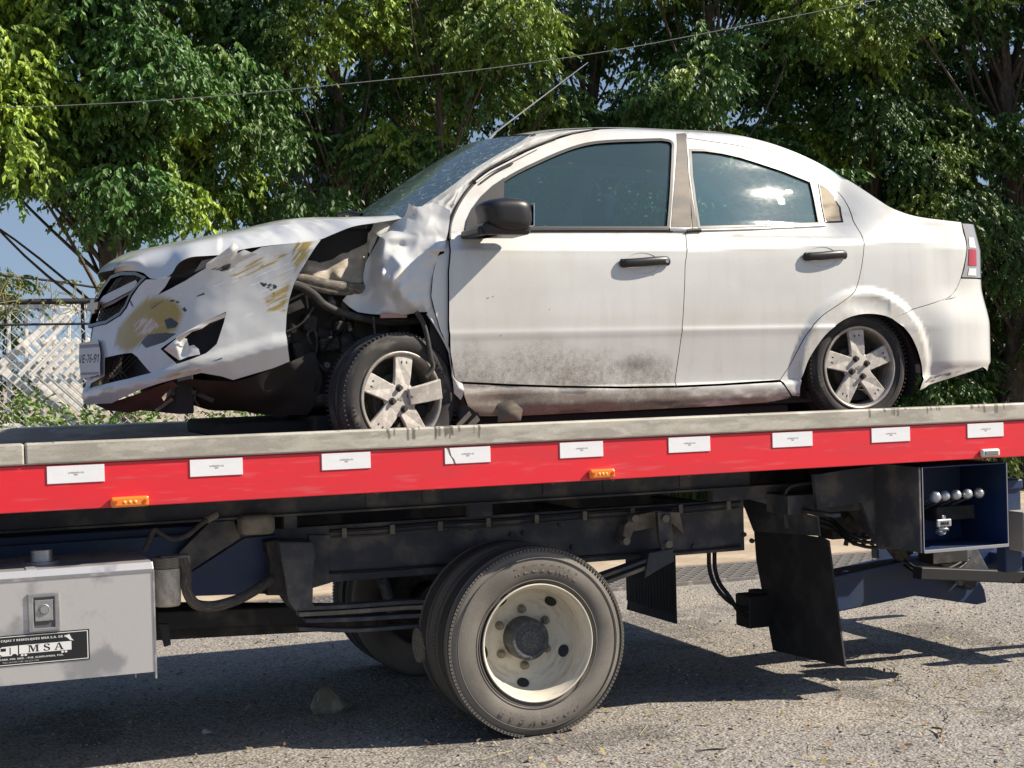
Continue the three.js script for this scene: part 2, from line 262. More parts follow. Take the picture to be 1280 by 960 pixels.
  tree('ficus_tree', 'slender straight bare stemmed tree seen above the cracked windshield', C, .062, cover(C, 470, 690, -140, 190, 68, .3, .48, 1.3, (a, b) => (Math.abs(a - 556) < 22 && b > 50) || rnd() < .06), 1, .95, .95,
    [[0, -.05, 0], [.01, 1.5, 0], [0, 3, 0], [.03, 4.5, 0], [.02, 6, 0]], G);
  const D = at(720, -11.0);
  tree('ficus_tree', 'dark tree with slanting limbs behind the front of the car roof', D, .15, cover(D, 560, 860, -140, 330, 66, .32, .55, 1.3, (a, b) => (a > 770 && a < 815 && b > 60 && b < 110 && rnd() < .7)), 1, .9, .8,
    [[0, -.05, 0], [-.1, 1.5, 0], [-.05, 3, .1], [.2, 4.4, 0], [.5, 6, 0]], G);
  const E = at(900, -9.8);
  tree('ficus_tree', 'tree with bright lit leaf clumps above the rear doors of the car', E, .15, cover(E, 820, 1010, -140, 330, 60, .34, .55, 1.1, (a, b) => (a > 930 && a < 965 && b > 10 && b < 60 && rnd() < .6)), 1, 1.05, .95,
    [[0, -.05, 0], [.05, 1.5, 0], [0, 3, .1], [-.1, 4.4, 0], [0, 6, 0]], G);
  const F = at(1090, -10.2);
  tree('ficus_tree', 'dense dark tree filling the space behind the boot of the car', F, .16, cover(F, 980, 1190, -160, 540, 60, .36, .58, 1.1), 1, 1.1, .8,
    [[0, -.05, 0], [.05, 1.5, 0], [0, 3, .1], [.1, 4.4, 0], [0, 6, 0]], G);
  const H = at(1262, -9.9);
  tree('ficus_tree', 'dense dark tree with its trunk showing past the rear bumper of the car', H, .2, cover(H, 1150, 1420, -160, 540, 62, .36, .6, 1.1, (a, b) => Math.abs(a - 1262) < 30 && b > 400), 1, 1.1, .75,
    [[0, -.05, 0], [.05, 1.2, 0], [.12, 2, .05], [.1, 4.4, 0], [0, 6, 0]], G);
  const K = at(1500, -9.4);
  tree('ficus_tree', 'tall tree at the end of the row beyond the rear of the truck', K, .2, cover(K, 1400, 1760, -420, 520, 80, .45, .7, 1.4), 1.15, .8, .8,
    [[0, -.05, 0], [.05, 1.5, 0], [0, 3, .1], [.1, 5, 0], [0, 7, 0]], G);
  const L = at(-330, -10.2);
  tree('ficus_tree', 'leafy tree standing beyond the toolbox end of the truck', L, .15, cover(L, -560, -120, -200, 270, 84, .4, .62, 1.2), 1.1, .7, 1, [[0, -.05, 0], [.05, 1.5, 0], [0, 3, .1], [.1, 4.6, 0], [0, 6, 0]], G);
  // small bush at the left end of the fence
  const bu = at(-14, -11.2);
  const bp = P(2, 360, -11.2);
  tree('shrub', 'small pale yellowish bush growing beside the mesh fence', bu, .03, [[P(0, 352, -11.2).x - bu[0], P(0, 352, -11.2).y, 0, .28], [P(6, 385, -11.2).x - bu[0], P(0, 385, -11.2).y, 0, .26], [P(-20, 400, -11.2).x - bu[0], P(0, 420, -11.2).y, .1, .4], [P(0, 440, -11.2).x - bu[0], 1.7, 0, .35], [P(0, 440, -11.2).x - bu[0], 1.2, 0, .4]], .7, 1, 1.25,
    [[0, -.05, 0], [.02, .8, 0], [0, 1.6, 0], [.05, 2.5, 0]]);

  // hedge mass far behind the row, closing the lower gaps
  const hg = new THREE.InstancedMesh(sprays[2], leafMat, 9000), mt = new THREE.Matrix4(), q = new THREE.Quaternion(), c = new THREE.Color();
  for (let i = 0; i < 9000; i++) { const x = rr(5.2, 24), z = rr(-15.5, -13.6), y = rr(.03, 1) * (4.2 + 1.8 * noise2(x * .7, 1, 80)); q.setFromEuler(new THREE.Euler(rr(-.6, .6), rr(0, 6.28), rr(-.6, .6))); const s = rr(1.5, 2.4); mt.compose(V(x, y, z), q, V(s, s, s)); hg.setMatrixAt(i, mt); const k = rr(.5, 1); c.setRGB(.04 * k, .085 * k, .016 * k); hg.setColorAt(i, c); }
  hg.name = 'hedge'; hg.userData = { kind: 'stuff', label: 'dark hedge of mixed shrubs closing the view behind the tree row', category: 'hedge' }; shadows(hg); scene.add(hg);

  // grass along the fence
  const bl = (() => { const pos = []; for (let i = 0; i < 9; i++) { const a = i * 2.4, h = .22 + .2 * hash2(i, 3, 5), l = .05 + .12 * hash2(i, 1, 5), w = .008, bx0 = Math.cos(a) * .03, bz = Math.sin(a) * .03, m = V(bx0 + Math.cos(a) * l * .4, h * .6, bz + Math.sin(a) * l * .4), tp = V(bx0 + Math.cos(a) * l, h, bz + Math.sin(a) * l), s = V(-Math.sin(a) * w, 0, Math.cos(a) * w), b0 = V(bx0, 0, bz); for (const [p, r, u] of [[b0.clone().sub(s), b0.clone().add(s), m.clone().add(s)], [b0.clone().sub(s), m.clone().add(s), m.clone().sub(s)], [m.clone().sub(s), m.clone().add(s), tp]]) pos.push(p.x, p.y, p.z, r.x, r.y, r.z, u.x, u.y, u.z); } const g = new THREE.BufferGeometry(); g.setAttribute('position', new THREE.Float32BufferAttribute(pos, 3)); g.computeVertexNormals(); return g; })();
  const NG = 5200, ig = new THREE.InstancedMesh(bl, new THREE.MeshPhysicalMaterial({ color: 0xffffff, roughness: .7, transmission: .35, thickness: 0, side: THREE.DoubleSide }), NG);
  for (let i = 0; i < NG; i++) { const x = rr(-2.5, 12), z = x < 3 ? rr(-8.6, -7.0) : rr(-13, -11), s = rr(1.2, 3.1) * (.5 + fbm(x * 1.3, z, 3, 90)); q.setFromEuler(new THREE.Euler(rr(-.2, .2), rr(0, 6.28), rr(-.2, .2))); mt.compose(V(x, -.02, z), q, V(s * .8, s, s * .8)); ig.setMatrixAt(i, mt); const k = rr(.7, 1.3), y = rnd() < .25 ? 1 : 0; c.setRGB(lerp(.10, .26, y) * k, lerp(.17, .25, y) * k, lerp(.03, .07, y) * k); ig.setColorAt(i, c); }
  ig.name = 'grass'; ig.userData = { kind: 'stuff', label: 'tall bright green grass growing along the foot of the mesh fence', category: 'grass' }; shadows(ig); scene.add(ig);

  const NW = 1500, iw = new THREE.InstancedMesh(sprays[3], leafMat, NW);
  for (let i = 0; i < NW; i++) { const x = rr(-1.5, 4.2), z = rr(-7.4, -6.7), y = rr(.15, 1) * (1.38 + .3 * fbm(x * 2.2, z, 3, 95)), s = rr(.3, .62); q.setFromEuler(new THREE.Euler(rr(-.7, .7), rr(0, 6.28), rr(.1, 1.6))); mt.compose(V(x, y, z), q, V(s, s, s)); iw.setMatrixAt(i, mt); const k = rr(.7, 1.3); c.setRGB(.16 * k, .26 * k, .05 * k); iw.setColorAt(i, c); }
  iw.name = 'weeds'; iw.userData = { kind: 'stuff', label: 'waist high bright green weeds in front of the mesh fence', category: 'weeds' }; shadows(iw); scene.add(iw);
  // ---------------------------------------------------------------- mesh fence, white lattice gate behind it, cables
  const steel = worn([.02, .02, .02], [.05, .045, .04], { size: .4, k: 55, rough: .6 }), wireM = std([.62, .62, .60], .5, .2);
  const Z = -7.6, top = P(60, 378, Z).y, mid = P(60, 403, Z).y, f = thing('mesh_fence', 'chain link fence with black top rail standing in the grass before the white lattice', 'fence', [0, 0, Z]);
  const x0 = -6.5, x1 = 3.1;
  part('top_rail', rod(V(x0, top, 0), V(x1, top + .01, 0), .026), steel, f); part('middle_wire', rod(V(x0, mid, 0), V(x1, mid - .02, 0), .011), steel, f);
  for (const px of [-700, -500, -300, -100, 104, 230]) { const x = P(px, 400, Z).x; part('post', rod(V(x, -.05, -.03), V(x, top + .03, -.03), .017), steel, f); }
  const wires = []; const pitch = .088, hh = top - .05;
  for (let x = x0 - hh; x < x1; x += pitch) for (const d of [1, -1]) { let a = d > 0 ? x : x + hh, b = d > 0 ? x + hh : x; let ya = .05, yb = top; const clip = (xx) => d > 0 ? .05 + (xx - x) : .05 + (x + hh - xx); let l = Math.max(x0, x), r = Math.min(x1, x + hh); if (r - l < .05) continue; wires.push(rod(V(l, clip(l), d * .004), V(r, clip(r), d * .004), .0032, .0032, 4)); }
  const wm = part('wire_mesh', wires, wireM, f); wm.userData.kind = 'stuff';
  // dry vine over the top rail
  const vine = []; for (let i = 0; i < 22; i++) { const x = rr(.1, 2.2), y = top + rr(-.05, .12), pts = [V(x, y, 0)]; for (let k = 1; k < 5; k++) pts.push(V(x + k * rr(-.09, .12), top + rr(-.12, .26), rr(-.05, .05))); vine.push(tube(pts, .004, 10, 4)); }
  const vn = solo('vine', vine, std([.30, .27, .13], .85), 'dry yellow vine tangled along the top rail of the mesh fence', 'vine'); vn.position.z = Z; vn.userData.kind = 'stuff';
  const vl = new THREE.InstancedMesh(sprays[1], leafMat, 70); for (let i = 0; i < 70; i++) { const s = rr(.25, .5); q.setFromEuler(new THREE.Euler(rr(-.5, .5), rr(0, 6.28), rr(-.5, .5))); mt.compose(V(rr(.1, 2.3), top + rr(-.02, .24), Z + rr(-.06, .06)), q, V(s, s, s)); vl.setMatrixAt(i, mt); const k = rr(.7, 1.3); c.setRGB(.24 * k, .25 * k, .08 * k); vl.setColorAt(i, c); }
  vl.name = 'vine_leaves'; vl.userData = { kind: 'stuff', label: 'small yellowish vine leaves above the top rail of the mesh fence', category: 'leaves' }; scene.add(vl);

  const white = worn([.74, .72, .68], [.84, .82, .78], { size: 1.2, k: 57, rough: .75 }), ZL = -8.3, lat = thing('lattice_gate', 'tall white painted wooden lattice gate with diagonal braces behind the mesh fence', 'gate', [0, 0, ZL]);
  const lp = (px, py) => { const p = P(px, py, ZL); return V(p.x, p.y, 0); };
  const strip = (a, b, wpx, dz, nm) => part(nm, bar(lp(...a).add(V(0, 0, dz)), lp(...b).add(V(0, 0, dz)), .03, wpx / 128, .004), white, lat);
  for (const [x, w] of [[-30, 8], [11, 8], [33, 9], [52, 8], [68, 6], [86, 6], [104, 7], [124, 8], [150, 8], [-70, 8], [-110, 8], [-150, 8], [-190, 8]]) strip([x, 380], [x, 545], w, 0, 'post');
  strip([-200, 388], [170, 380], 8, .035, 'rail'); strip([-200, 538], [170, 531], 8, .035, 'rail'); strip([0, 458], [60, 455], 7, .04, 'rail');
  strip([0, 456], [62, 405], 9, .07, 'brace'); strip([62, 405], [100, 384], 9, .07, 'brace'); strip([0, 462], [95, 528], 9, .07, 'brace'); strip([30, 455], [122, 528], 8, .1, 'brace'); strip([48, 440], [86, 395], 6, .1, 'brace');
  const sl = []; for (let i = 0; i < 10; i++) { const x = 22 + i * 14; strip([x, 424], [x + 44, 470], 5.5, .13, 'slat'); strip([x + 44, 424], [x, 470], 5.5, .16, 'slat'); }
  for (let i = 0; i < 9; i++) strip([36 + i * 14, 470], [86 + i * 14, 514], 5, .13, 'slat');

  const cable = std([.12, .125, .12], .6);
  solo('overhead_cable', tube([[-60, 138], [0, 135], [100, 131], [250, 122], [420, 106], [600, 87], [760, 64], [900, 38], [1080, 3], [1200, -22]].map(([a, b]) => P(a, b, -6.4)), .0042, 80, 6), cable, 'pale overhead cable slanting across the front of the trees above the car', 'cable');
  solo('utility_wire', tube([[-40, 340], [30, 347], [80, 353], [125, 360], [300, 376]].map(([a, b]) => P(a, b, -18)), .02, 30, 6), std([.04, .04, .04], .7), 'dark utility wire crossing the sky just above the mesh fence', 'wire');
}
// ================================================================ the flatbed tow truck
const CARFONT = {};
const PX = (px, py, x) => { const d = ray(px, py), t = (x - CAM.x) / d.x; return CAM.clone().addScaledVector(d, t); };
const RAILTOP = 1.469, RAILBOT = 1.381, REDBOT = 1.193, DECK = 1.377, BEDW = 2.44, BX0 = -1.6, BX1 = 5.66, CZ = -1.22;
{
  const T = thing('tow_truck', 'flatbed tow truck with red side panel and white reflectors carrying the wrecked car', 'tow truck', [0, 0, 0]);
  // --- materials
  // grey painted rail with dark oil runs
  const runs = []; for (const [a, b, n, len] of [[476, 606, 22, 18], [1085, 1150, 10, 14], [1156, 1180, 6, 14], [1205, 1262, 9, 16], [20, 470, 5, 3], [650, 1000, 6, 4]]) for (let i = 0; i < n; i++) runs.push([P(rr(a, b), 530, .012).x, rr(.25, 1) * len / 260, rr(.003, .009)]);
  const RW = 2048, RH = 64, railMap = texture(RW, RH, (i, j) => {
    const x = BX0 + (BX1 - BX0) * i / RW, y = (1 - j / RH) * .1;      // y: metres below the top
    let c = mix3([.44, .415, .35], [.32, .30, .25], sstep(.4, .7, fbm(x * 6, y * 30, 4, 61))); c = mix3(c, [.52, .50, .44], .6 * sstep(.6, .8, fbm(x * 14 + 4, y * 40, 3, 62)));
    for (const [rx, L, w] of runs) { const dx = Math.abs(x + .004 * (noise2(y * 90, rx * 50, 3) - .5) - rx); if (dx < w && y < L) c = mix3(c, [.085, .078, .066], .75 * (1 - sstep(.5, 1, dx / w)) * (1 - sstep(.8, 1, y / L))); }
    if (hash2(i, j, 4) > .985) c = c.map(v => v * .7); return c.map(v => v * (.93 + .14 * hash2(i >> 1, j >> 1, 8)));
  }, { wrap: false });
  const railM = new THREE.MeshStandardMaterial({ map: railMap, roughness: .62, metalness: .1 });
  const redMap = texture(1024, 64, (i, j) => { const x = i / 1024 * 7.2, y = j / 64 * .19; let c = mix3([.70, .014, .026], [.62, .02, .032], sstep(.4, .75, fbm(x * 2.2, y * 14, 4, 63))); c = mix3(c, [.60, .12, .13], .35 * sstep(.62, .8, fbm(x * 7, y * 60, 4, 64))); if (Math.abs(y - .115 + .004 * noise2(x * 3, 1, 2)) < .0012) c = mix3(c, [.4, .05, .05], .5); return c; }, { wrap: false });
  const redM = new THREE.MeshPhysicalMaterial({ map: redMap, roughness: .42, clearcoat: .35, clearcoatRoughness: .35 });
  const chassis = worn([.055, .06, .072], [.16, .15, .132], { size: .7, n: 6, k: 65, rough: .8, bump: .002, lo: .35, hi: .8 });
  const blueM = worn([.010, .030, .095], [.022, .038, .075], { size: .6, n: 5, k: 66, rough: .5 });
  const dustM = worn([.16, .145, .12], [.26, .235, .19], { size: .3, n: 5, k: 67, rough: .9 });
  const hoseM = worn([.06, .055, .048], [.13, .115, .095], { size: .2, k: 68, rough: .85 });
  const flapM = worn([.018, .018, .02], [.036, .035, .035], { size: .5, k: 69, rough: .75 });
  const steelM = worn([.34, .34, .34], [.52, .51, .49], { size: .3, k: 70, rough: .4, metal: .7 });
  const mapped = (g, x0, x1, y0, y1) => { const p = g.attributes.position, u = g.attributes.uv; for (let i = 0; i < p.count; i++) u.setXY(i, (p.getX(i) - x0) / (x1 - x0), (p.getY(i) - y0) / (y1 - y0)); return g; };

  // --- the bed
  const sx = P(31, 570, .012).x;
  part('bed_rail', mapped(bx(BX0, sx - .002, RAILBOT, RAILTOP, -.075, .012, .01), BX0, BX1, RAILBOT - .006, RAILTOP + .006), railM, T);
  part('bed_rail', mapped(bx(sx + .002, BX1, RAILBOT, RAILTOP, -.075, .012, .01), BX0, BX1, RAILBOT - .006, RAILTOP + .006), railM, T);
  part('bed_rail', mapped(bx(BX0, BX1, RAILBOT, RAILTOP, -BEDW - .012, -BEDW + .075, .01), BX0, BX1, RAILBOT, RAILTOP), railM, T);
  part('side_panel', mapped(bx(BX0, BX1, REDBOT, RAILBOT - .002, -.05, 0, .004), BX0, BX1, REDBOT, RAILBOT), redM, T, 'glossy red side panel of the truck bed');
  part('side_panel', mapped(bx(BX0, BX1, REDBOT, RAILBOT - .002, -BEDW, -BEDW + .05, .004), BX0, BX1, REDBOT, RAILBOT), redM, T);
  const deckM = worn([.17, .05, .045], [.14, .10, .085], { size: 1, k: 72, rough: .7 });
  part('deck', [bx(BX0, BX1, 1.355, DECK, -BEDW + .07, -.07, .002)], deckM, T);
  part('rear_panel', bx(BX1 - .002, BX1 + .04, REDBOT, DECK, -BEDW, 0, .004), redM, T);
  for (let x = BX0 + .2; x < BX1; x += .42) part('cross_member', bx(x - .03, x + .03, 1.215, 1.354, -BEDW + .051, -.051, .004), chassis, T);
  // reflectors with a line of print
  const tape = texture(256, 80, (i, j) => {
    const x = i / 256, y = j / 80; let c = [.78, .79, .80]; const g = ((i + j) % 7 === 0 || (i - j + 700) % 7 === 0) ? .93 : 1; c = c.map(v => v * g);
    if (y > .52 && y < .62 && x > .36 && x < .64 && hash2(i >> 1, j >> 1, 3) > .38) c = [.2, .2, .2];
    if (y > .40 && y < .49 && x > .46 && x < .54 && hash2(i >> 1, j >> 1, 5) > .35) c = [.22, .22, .22];
    return c.map(v => v * (.95 + .1 * fbm(x * 6, y * 4, 3, 7)));
  }, { wrap: false });
  const tapeM = new THREE.MeshPhysicalMaterial({ map: tape, roughness: .35, clearcoat: .3 }), cracked = std([.33, .25, .22], .8);
  const reflX = [58, 237, 402, 556, 700, 836, 966, 1090, 1210], reflW = [72, 66, 61, 57, 54, 52, 50, 48, 45];
  const rx = k => .498 + .56 * k;
  for (let k = -3; k < 10; k++) {
    const x0 = k >= 0 && k < 9 ? P(reflX[k], 575, .002).x : rx(k), x1 = k >= 0 && k < 9 ? P(reflX[k] + reflW[k], 575, .002).x : x0 + .225; if (x1 > BX1) continue;
    const y0 = RAILBOT - .079, y1 = RAILBOT - .008;
    if (k === 3) { // this one is torn across
      const yb = y0, a = x0 + .0, b = x1; part('reflector', mapped(prism([[a + .022, y1], [b, y1], [b, yb], [a + .05, yb], [a + .043, yb + .02], [a + .03, yb + .035]], .0, .0045, .001), x0, x1, y0, y1), tapeM, T, 'white reflector torn across by a dark crack');
      part('reflector', mapped(prism([[a, y1], [a + .008, y1], [a + .02, yb + .04], [a + .034, yb + .02], [a + .04, yb], [a, yb]], .0, .0045, .001), x0, x1, y0, y1), tapeM, T);
      part('tear', prism([[a + .008, y1], [a + .022, y1], [a + .03, yb + .035], [a + .043, yb + .02], [a + .05, yb], [a + .04, yb], [a + .034, yb + .02], [a + .02, yb + .04]], 0, .002, 0), cracked, T);
    } else part('reflector', mapped(bx(x0, x1, y0, y1, 0, .0045, .001), x0, x1, y0, y1), tapeM, T);
  }
  // marker lamps
  const amber = new THREE.MeshPhysicalMaterial({ color: new THREE.Color().setRGB(.85, .20, .012), roughness: .22, clearcoat: 1, clearcoatRoughness: .1 }), amberD = std([.45, .08, .006], .3), amberL = std([.95, .52, .12], .2);
  for (const [px, py, w] of [[162, 627, .155], [752, 592, .128], [-190, 648, .15]]) {
    const c = P(px, py, .01), L = part('marker_lamp', new RoundedBoxGeometry(w, .044, .026, 4, .012).translate(c.x, c.y, .013), amber, T, 'amber side marker lamp');
    for (const s of [-1, 1]) part('screw', new THREE.CylinderGeometry(.008, .008, .006, 10).rotateX(Math.PI / 2).translate(c.x + s * w * .38, c.y, .026), amberD, L);
    for (const s of [-.14, 0, .14]) part('lens', new THREE.SphereGeometry(.007, 10, 6).scale(1, 1, .5).translate(c.x + s * w, c.y, .026), amberL, L);
  }
  { const c = P(1237, 566, .01), L = part('marker_lamp', new RoundedBoxGeometry(.115, .042, .026, 4, .018).translate(c.x, c.y, .013), std([.62, .60, .57], .3), T, 'clear side marker lamp near the rear'); part('lens', bx(c.x - .04, c.x + .04, c.y - .011, c.y + .011, .024, .029, .003), std([.2, .19, .18], .2), L); }

  // --- long beams under the bed and the chassis frame
  const ZB = -.72, ZF = -.79;
  for (const m of [0, 1]) {
    const f = z => m ? 2 * CZ - z : z, B = (x0, x1, y0, y1, za, zb, r) => bx(x0, x1, y0, y1, Math.min(f(za), f(zb)), Math.max(f(za), f(zb)), r);
    part('bed_beam', [B(BX0, 4.5, 1.05, 1.214, ZB - .07, ZB, .006), B(BX0, 4.5, 1.05, 1.062, ZB - .07, ZB + .03, .003)], chassis, T);
    part('frame_rail', [B(1.35, 4.13, .71, .985, ZF - .008, ZF, .003), B(1.35, 4.13, .972, .985, ZF - .08, ZF - .0085, .003), B(1.35, 4.13, .71, .723, ZF - .08, ZF - .0085, .003)], chassis, T);
    part('frame_rail', [B(BX0, 1.352, .77, .985, ZF - .008, ZF - .001, .003)], blueM, T);
    for (const [a, b] of [[588, 617], [893, 938], [355, 372]]) { const xa = P(a, 645, ZB).x, xb = P(b, 645, ZB).x; part('spacer_block', B(xa, xb, .986, 1.049, ZB - .07, ZB - .01, .004), chassis, T); }
  }
  for (const x of [-.9, .4, 1.6, 3.3, 4.05]) part('frame_cross_member', bx(x - .05, x + .05, .76, .95, 2 * CZ - ZF + .01, ZF - .01, .006), chassis, T);
  // bolts on the frame
  const boltG = new THREE.CylinderGeometry(.013, .014, .018, 6).rotateX(Math.PI / 2);
  for (const [px, py] of [[393, 675], [403, 673], [393, 721], [405, 719], [392, 697], [563, 662], [588, 660], [616, 657], [563, 693], [700, 655], [716, 684], [774, 664], [930, 668], [940, 676], [867, 683], [640, 668], [655, 666]]) { const p = P(px, py, ZF + .006); part('bolt', boltG.clone().translate(p.x, p.y, p.z), chassis, T); }

  // --- spring hanger, leaf spring, shackle
  const ZS = -.66, q = (a, b, z = ZS) => P(a, b, z);
  part('spring_hanger', prism(pxPoly([[345, 676], [388, 676], [392, 690], [389, 712], [388, 752], [392, 757], [366, 762], [357, 750], [352, 715]], ZS), ZF + .001, ZS + .05, .008), chassis, T);
  part('spring_hanger', prism(pxPoly([[384, 668], [412, 668], [408, 700], [412, 728], [388, 735], [390, 700]], ZF), ZF, ZF + .022, .004), chassis, T);
  const leaf = (pts, th, w) => { const c = new THREE.CatmullRomCurve3(pts.map(([a, b]) => q(a, b, ZS))), n = 24, sh = []; const up = [], dn = []; for (let i = 0; i <= n; i++) { const p = c.getPoint(i / n); up.push([p.x, p.y + th / 2]); dn.unshift([p.x, p.y - th / 2]); } return prism([...up, ...dn], ZS - w / 2, ZS + w / 2, .003); };
  part('spring_leaf', leaf([[366, 760], [430, 757], [520, 751], [660, 748], [760, 716], [836, 688]], .019, .075), chassis, T);
  part('spring_leaf', leaf([[372, 767], [430, 764], [520, 758], [660, 756], [752, 728], [806, 708]], .02, .072), dustM, T);
  part('spring_leaf', leaf([[380, 775], [440, 773], [530, 768], [660, 766], [745, 740]], .02, .075), chassis, T);
  part('spring_leaf', leaf([[372, 785], [440, 787], [530, 781], [640, 778]], .018, .07), chassis, T);
  part('shackle', prism(pxPoly([[822, 640], [838, 640], [843, 682], [828, 688], [824, 672]], -.6), -.63, -.6, .004), chassis, T);
  part('shackle_bracket', prism(pxPoly([[775, 678], [779, 656], [790, 644], [820, 638], [848, 640], [853, 668], [845, 660], [838, 654], [812, 660], [790, 664], [784, 680]], -.72), ZF, -.7, .006), dustM, T);
  for (const [a, b] of [[781, 676], [792, 648], [830, 648], [834, 680]]) { const p = P(a, b, -.6); part('bolt', new THREE.CylinderGeometry(.02, .022, .05, 10).rotateX(Math.PI / 2).translate(p.x, p.y, -.6), dustM, T); }
  part('spring_hanger', prism(pxPoly([[806, 690], [836, 684], [838, 700], [816, 712], [800, 722]], ZS), ZS - .05, ZS + .05, .006), chassis, T);

  // --- wheels: outer and inner tyre of each side
  const WX = P(674, 810, -.17).x, R = .443, WY = R - .006;
  const tyreProfile = (w, r, rim) => { const h = w / 2, a = [[rim, -h * .62], [rim + .012, -h * .78], [rim + .05, -h * .97], [lerp(rim, r, .5), -h * 1.04], [r - .055, -h * .98], [r - .028, -h * .92], [r - .012, -h * .84], [r - .002, -h * .7]]; const pts = [...a]; const gr = 4; for (let i = 0; i < gr; i++) { const z = lerp(-h * .5, h * .5, i / (gr - 1)); pts.push([r, z - .008], [r - .013, z - .006], [r - .013, z + .006], [r, z + .008]); } for (const p of a.slice().reverse()) pts.push([p[0], -p[1]]); return pts.map(p => new THREE.Vector2(p[0], p[1])); };
  const tyreMap = texture(512, 256, (i, j) => { const u = i / 512, v = j / 256; let c = mix3([.10, .092, .08], [.20, .182, .155], sstep(.3, .75, pfbm(u, v, 5, 4, 73))); const edge = v > .36 && v < .64; if (edge) c = mix3([.035, .034, .033], [.065, .06, .055], pfbm(u, v, 8, 3, 74)); return c.map(k => k * (.9 + .2 * hash2(i, j, 2))); }, { repeat: [1, 1] });
  const tyreM = new THREE.MeshStandardMaterial({ map: tyreMap, roughness: .88, side: THREE.DoubleSide });
  const lathe = (pts, seg = 72) => { const g = new THREE.LatheGeometry(pts, seg); g.rotateX(Math.PI / 2); return g; };   // axis along z
  const rimM = worn([.60, .56, .46], [.42, .37, .28], { size: .25, n: 5, k: 75, rough: .5, lo: .45, hi: .85 }), hubM = worn([.05, .055, .06], [.11, .11, .105], { size: .15, k: 76, rough: .6, bump: .002 });
  const font = await new FontLoader().loadAsync('fonts/droid/droid_sans_bold.typeface.json');
  function ringText(txt, r, size, a0, step, z) { const out = []; let a = a0; for (const ch of txt) { const g = new TextGeometry(ch, { font, size, depth: .004, curveSegments: 4 }); g.computeBoundingBox(); g.translate(-g.boundingBox.max.x / 2, -size / 2, 0); g.rotateZ(a - Math.PI / 2); g.translate(Math.cos(a) * r, Math.sin(a) * r, z); out.push(g); a -= step; } return out; }
  CARFONT.font = font;
  function truckWheel(z, sgn, outer, nm) {     // sgn: +1 faces the camera side
    const w = new THREE.Group(); w.name = nm; w.position.set(WX, WY, z); if (sgn < 0) w.rotation.y = Math.PI; T.add(w);
    const tg = lathe(tyreProfile(.23, R, .262), 96), pp = tg.attributes.position; for (let i = 0; i < pp.count; i++) { const y = pp.getY(i); if (y < -WY + .004) { pp.setY(i, -WY + .004 + (y + WY) * .1); pp.setZ(i, pp.getZ(i) * 1.03); } }
    tg.computeVertexNormals(); const ty = part('tyre', tg, tyreM, w);
    const blocks = []; for (let i = 0; i < 150; i++) for (const s of [-1, 1]) { const a = i / 150 * 2 * Math.PI; const g = new THREE.BoxGeometry(.0135, .012, .03); g.translate(0, R - .0085, s * .094); g.rotateZ(a); const p = g.attributes.position; let low = 9; for (let k = 0; k < p.count; k++) low = Math.min(low, p.getY(k)); if (low < -WY + .004) continue; blocks.push(g); }
    if (outer) { const tb = part('tread_block', blocks, tyreM, w); tb.userData.kind = 'stuff';
      part('sidewall_lettering', [...ringText('REGIONAL', .352, .036, 1.86, .125, .1145), ...ringText('GOODYEAR', .357, .036, -1.05, .155, .1145)], worn([.12, .095, .075], [.2, .165, .13], { size: .2, k: 77, rough: .9 }), w);
      part('sidewall_rib', [new THREE.TorusGeometry(.398, .003, 6, 96).translate(0, 0, .115), new THREE.TorusGeometry(.295, .003, 6, 96).translate(0, 0, .114)], tyreM, w); }
    // dished disc wheel: deep on the outer wheel
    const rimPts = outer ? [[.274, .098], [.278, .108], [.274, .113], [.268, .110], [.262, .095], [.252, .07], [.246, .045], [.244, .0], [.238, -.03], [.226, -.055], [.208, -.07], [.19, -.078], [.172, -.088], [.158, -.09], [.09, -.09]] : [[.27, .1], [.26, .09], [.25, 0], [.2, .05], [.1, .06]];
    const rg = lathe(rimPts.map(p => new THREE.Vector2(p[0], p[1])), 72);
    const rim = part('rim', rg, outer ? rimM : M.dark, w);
    if (outer) {
      for (let k = 0; k < 5; k++) { const a = k / 5 * 2 * Math.PI + .87; const ho = new THREE.CylinderGeometry(.03, .03, .006, 24).rotateX(Math.PI / 2).scale(.85, 1, 1); ho.applyMatrix4(new THREE.Matrix4().makeRotationY(-.72)); ho.translate(.213, 0, -.0605); ho.rotateZ(a); part('hand_hole', ho, M.black, rim); }
      for (let k = 0; k < 6; k++) { const a = k / 6 * 2 * Math.PI + .55, g = [new THREE.CylinderGeometry(.016, .016, .03, 6).rotateX(Math.PI / 2), new THREE.CylinderGeometry(.010, .010, .05, 10).rotateX(Math.PI / 2), new THREE.CylinderGeometry(.021, .021, .008, 14).rotateX(Math.PI / 2).translate(0, 0, -.012)].map(e => e.translate(Math.cos(a) * .135, Math.sin(a) * .135, -.072)); part('lug_nut', g, dustM, rim); }
      part('hub', lathe([[.1, -.09], [.1, -.02], [.098, .0], [.09, .008], [.075, .01], [.072, .002], [.045, .002], [.043, .008], [.0, .01]].map(p => new THREE.Vector2(p[0], p[1])), 40), hubM, w);
      for (let k = 0; k < 8; k++) { const a = k / 8 * 2 * Math.PI; part('hub_bolt', new THREE.CylinderGeometry(.008, .008, .01, 6).rotateX(Math.PI / 2).translate(Math.cos(a) * .084, Math.sin(a) * .084, .01), hubM, w); }
    }
    return w;
  }
  truckWheel(-.17 - .118, 1, true, 'wheel'); truckWheel(-.17 - .118 - .26, -1, false, 'wheel');
  truckWheel(2 * CZ + .17 + .118, -1, true, 'wheel'); truckWheel(2 * CZ + .17 + .118 + .26, 1, false, 'wheel');
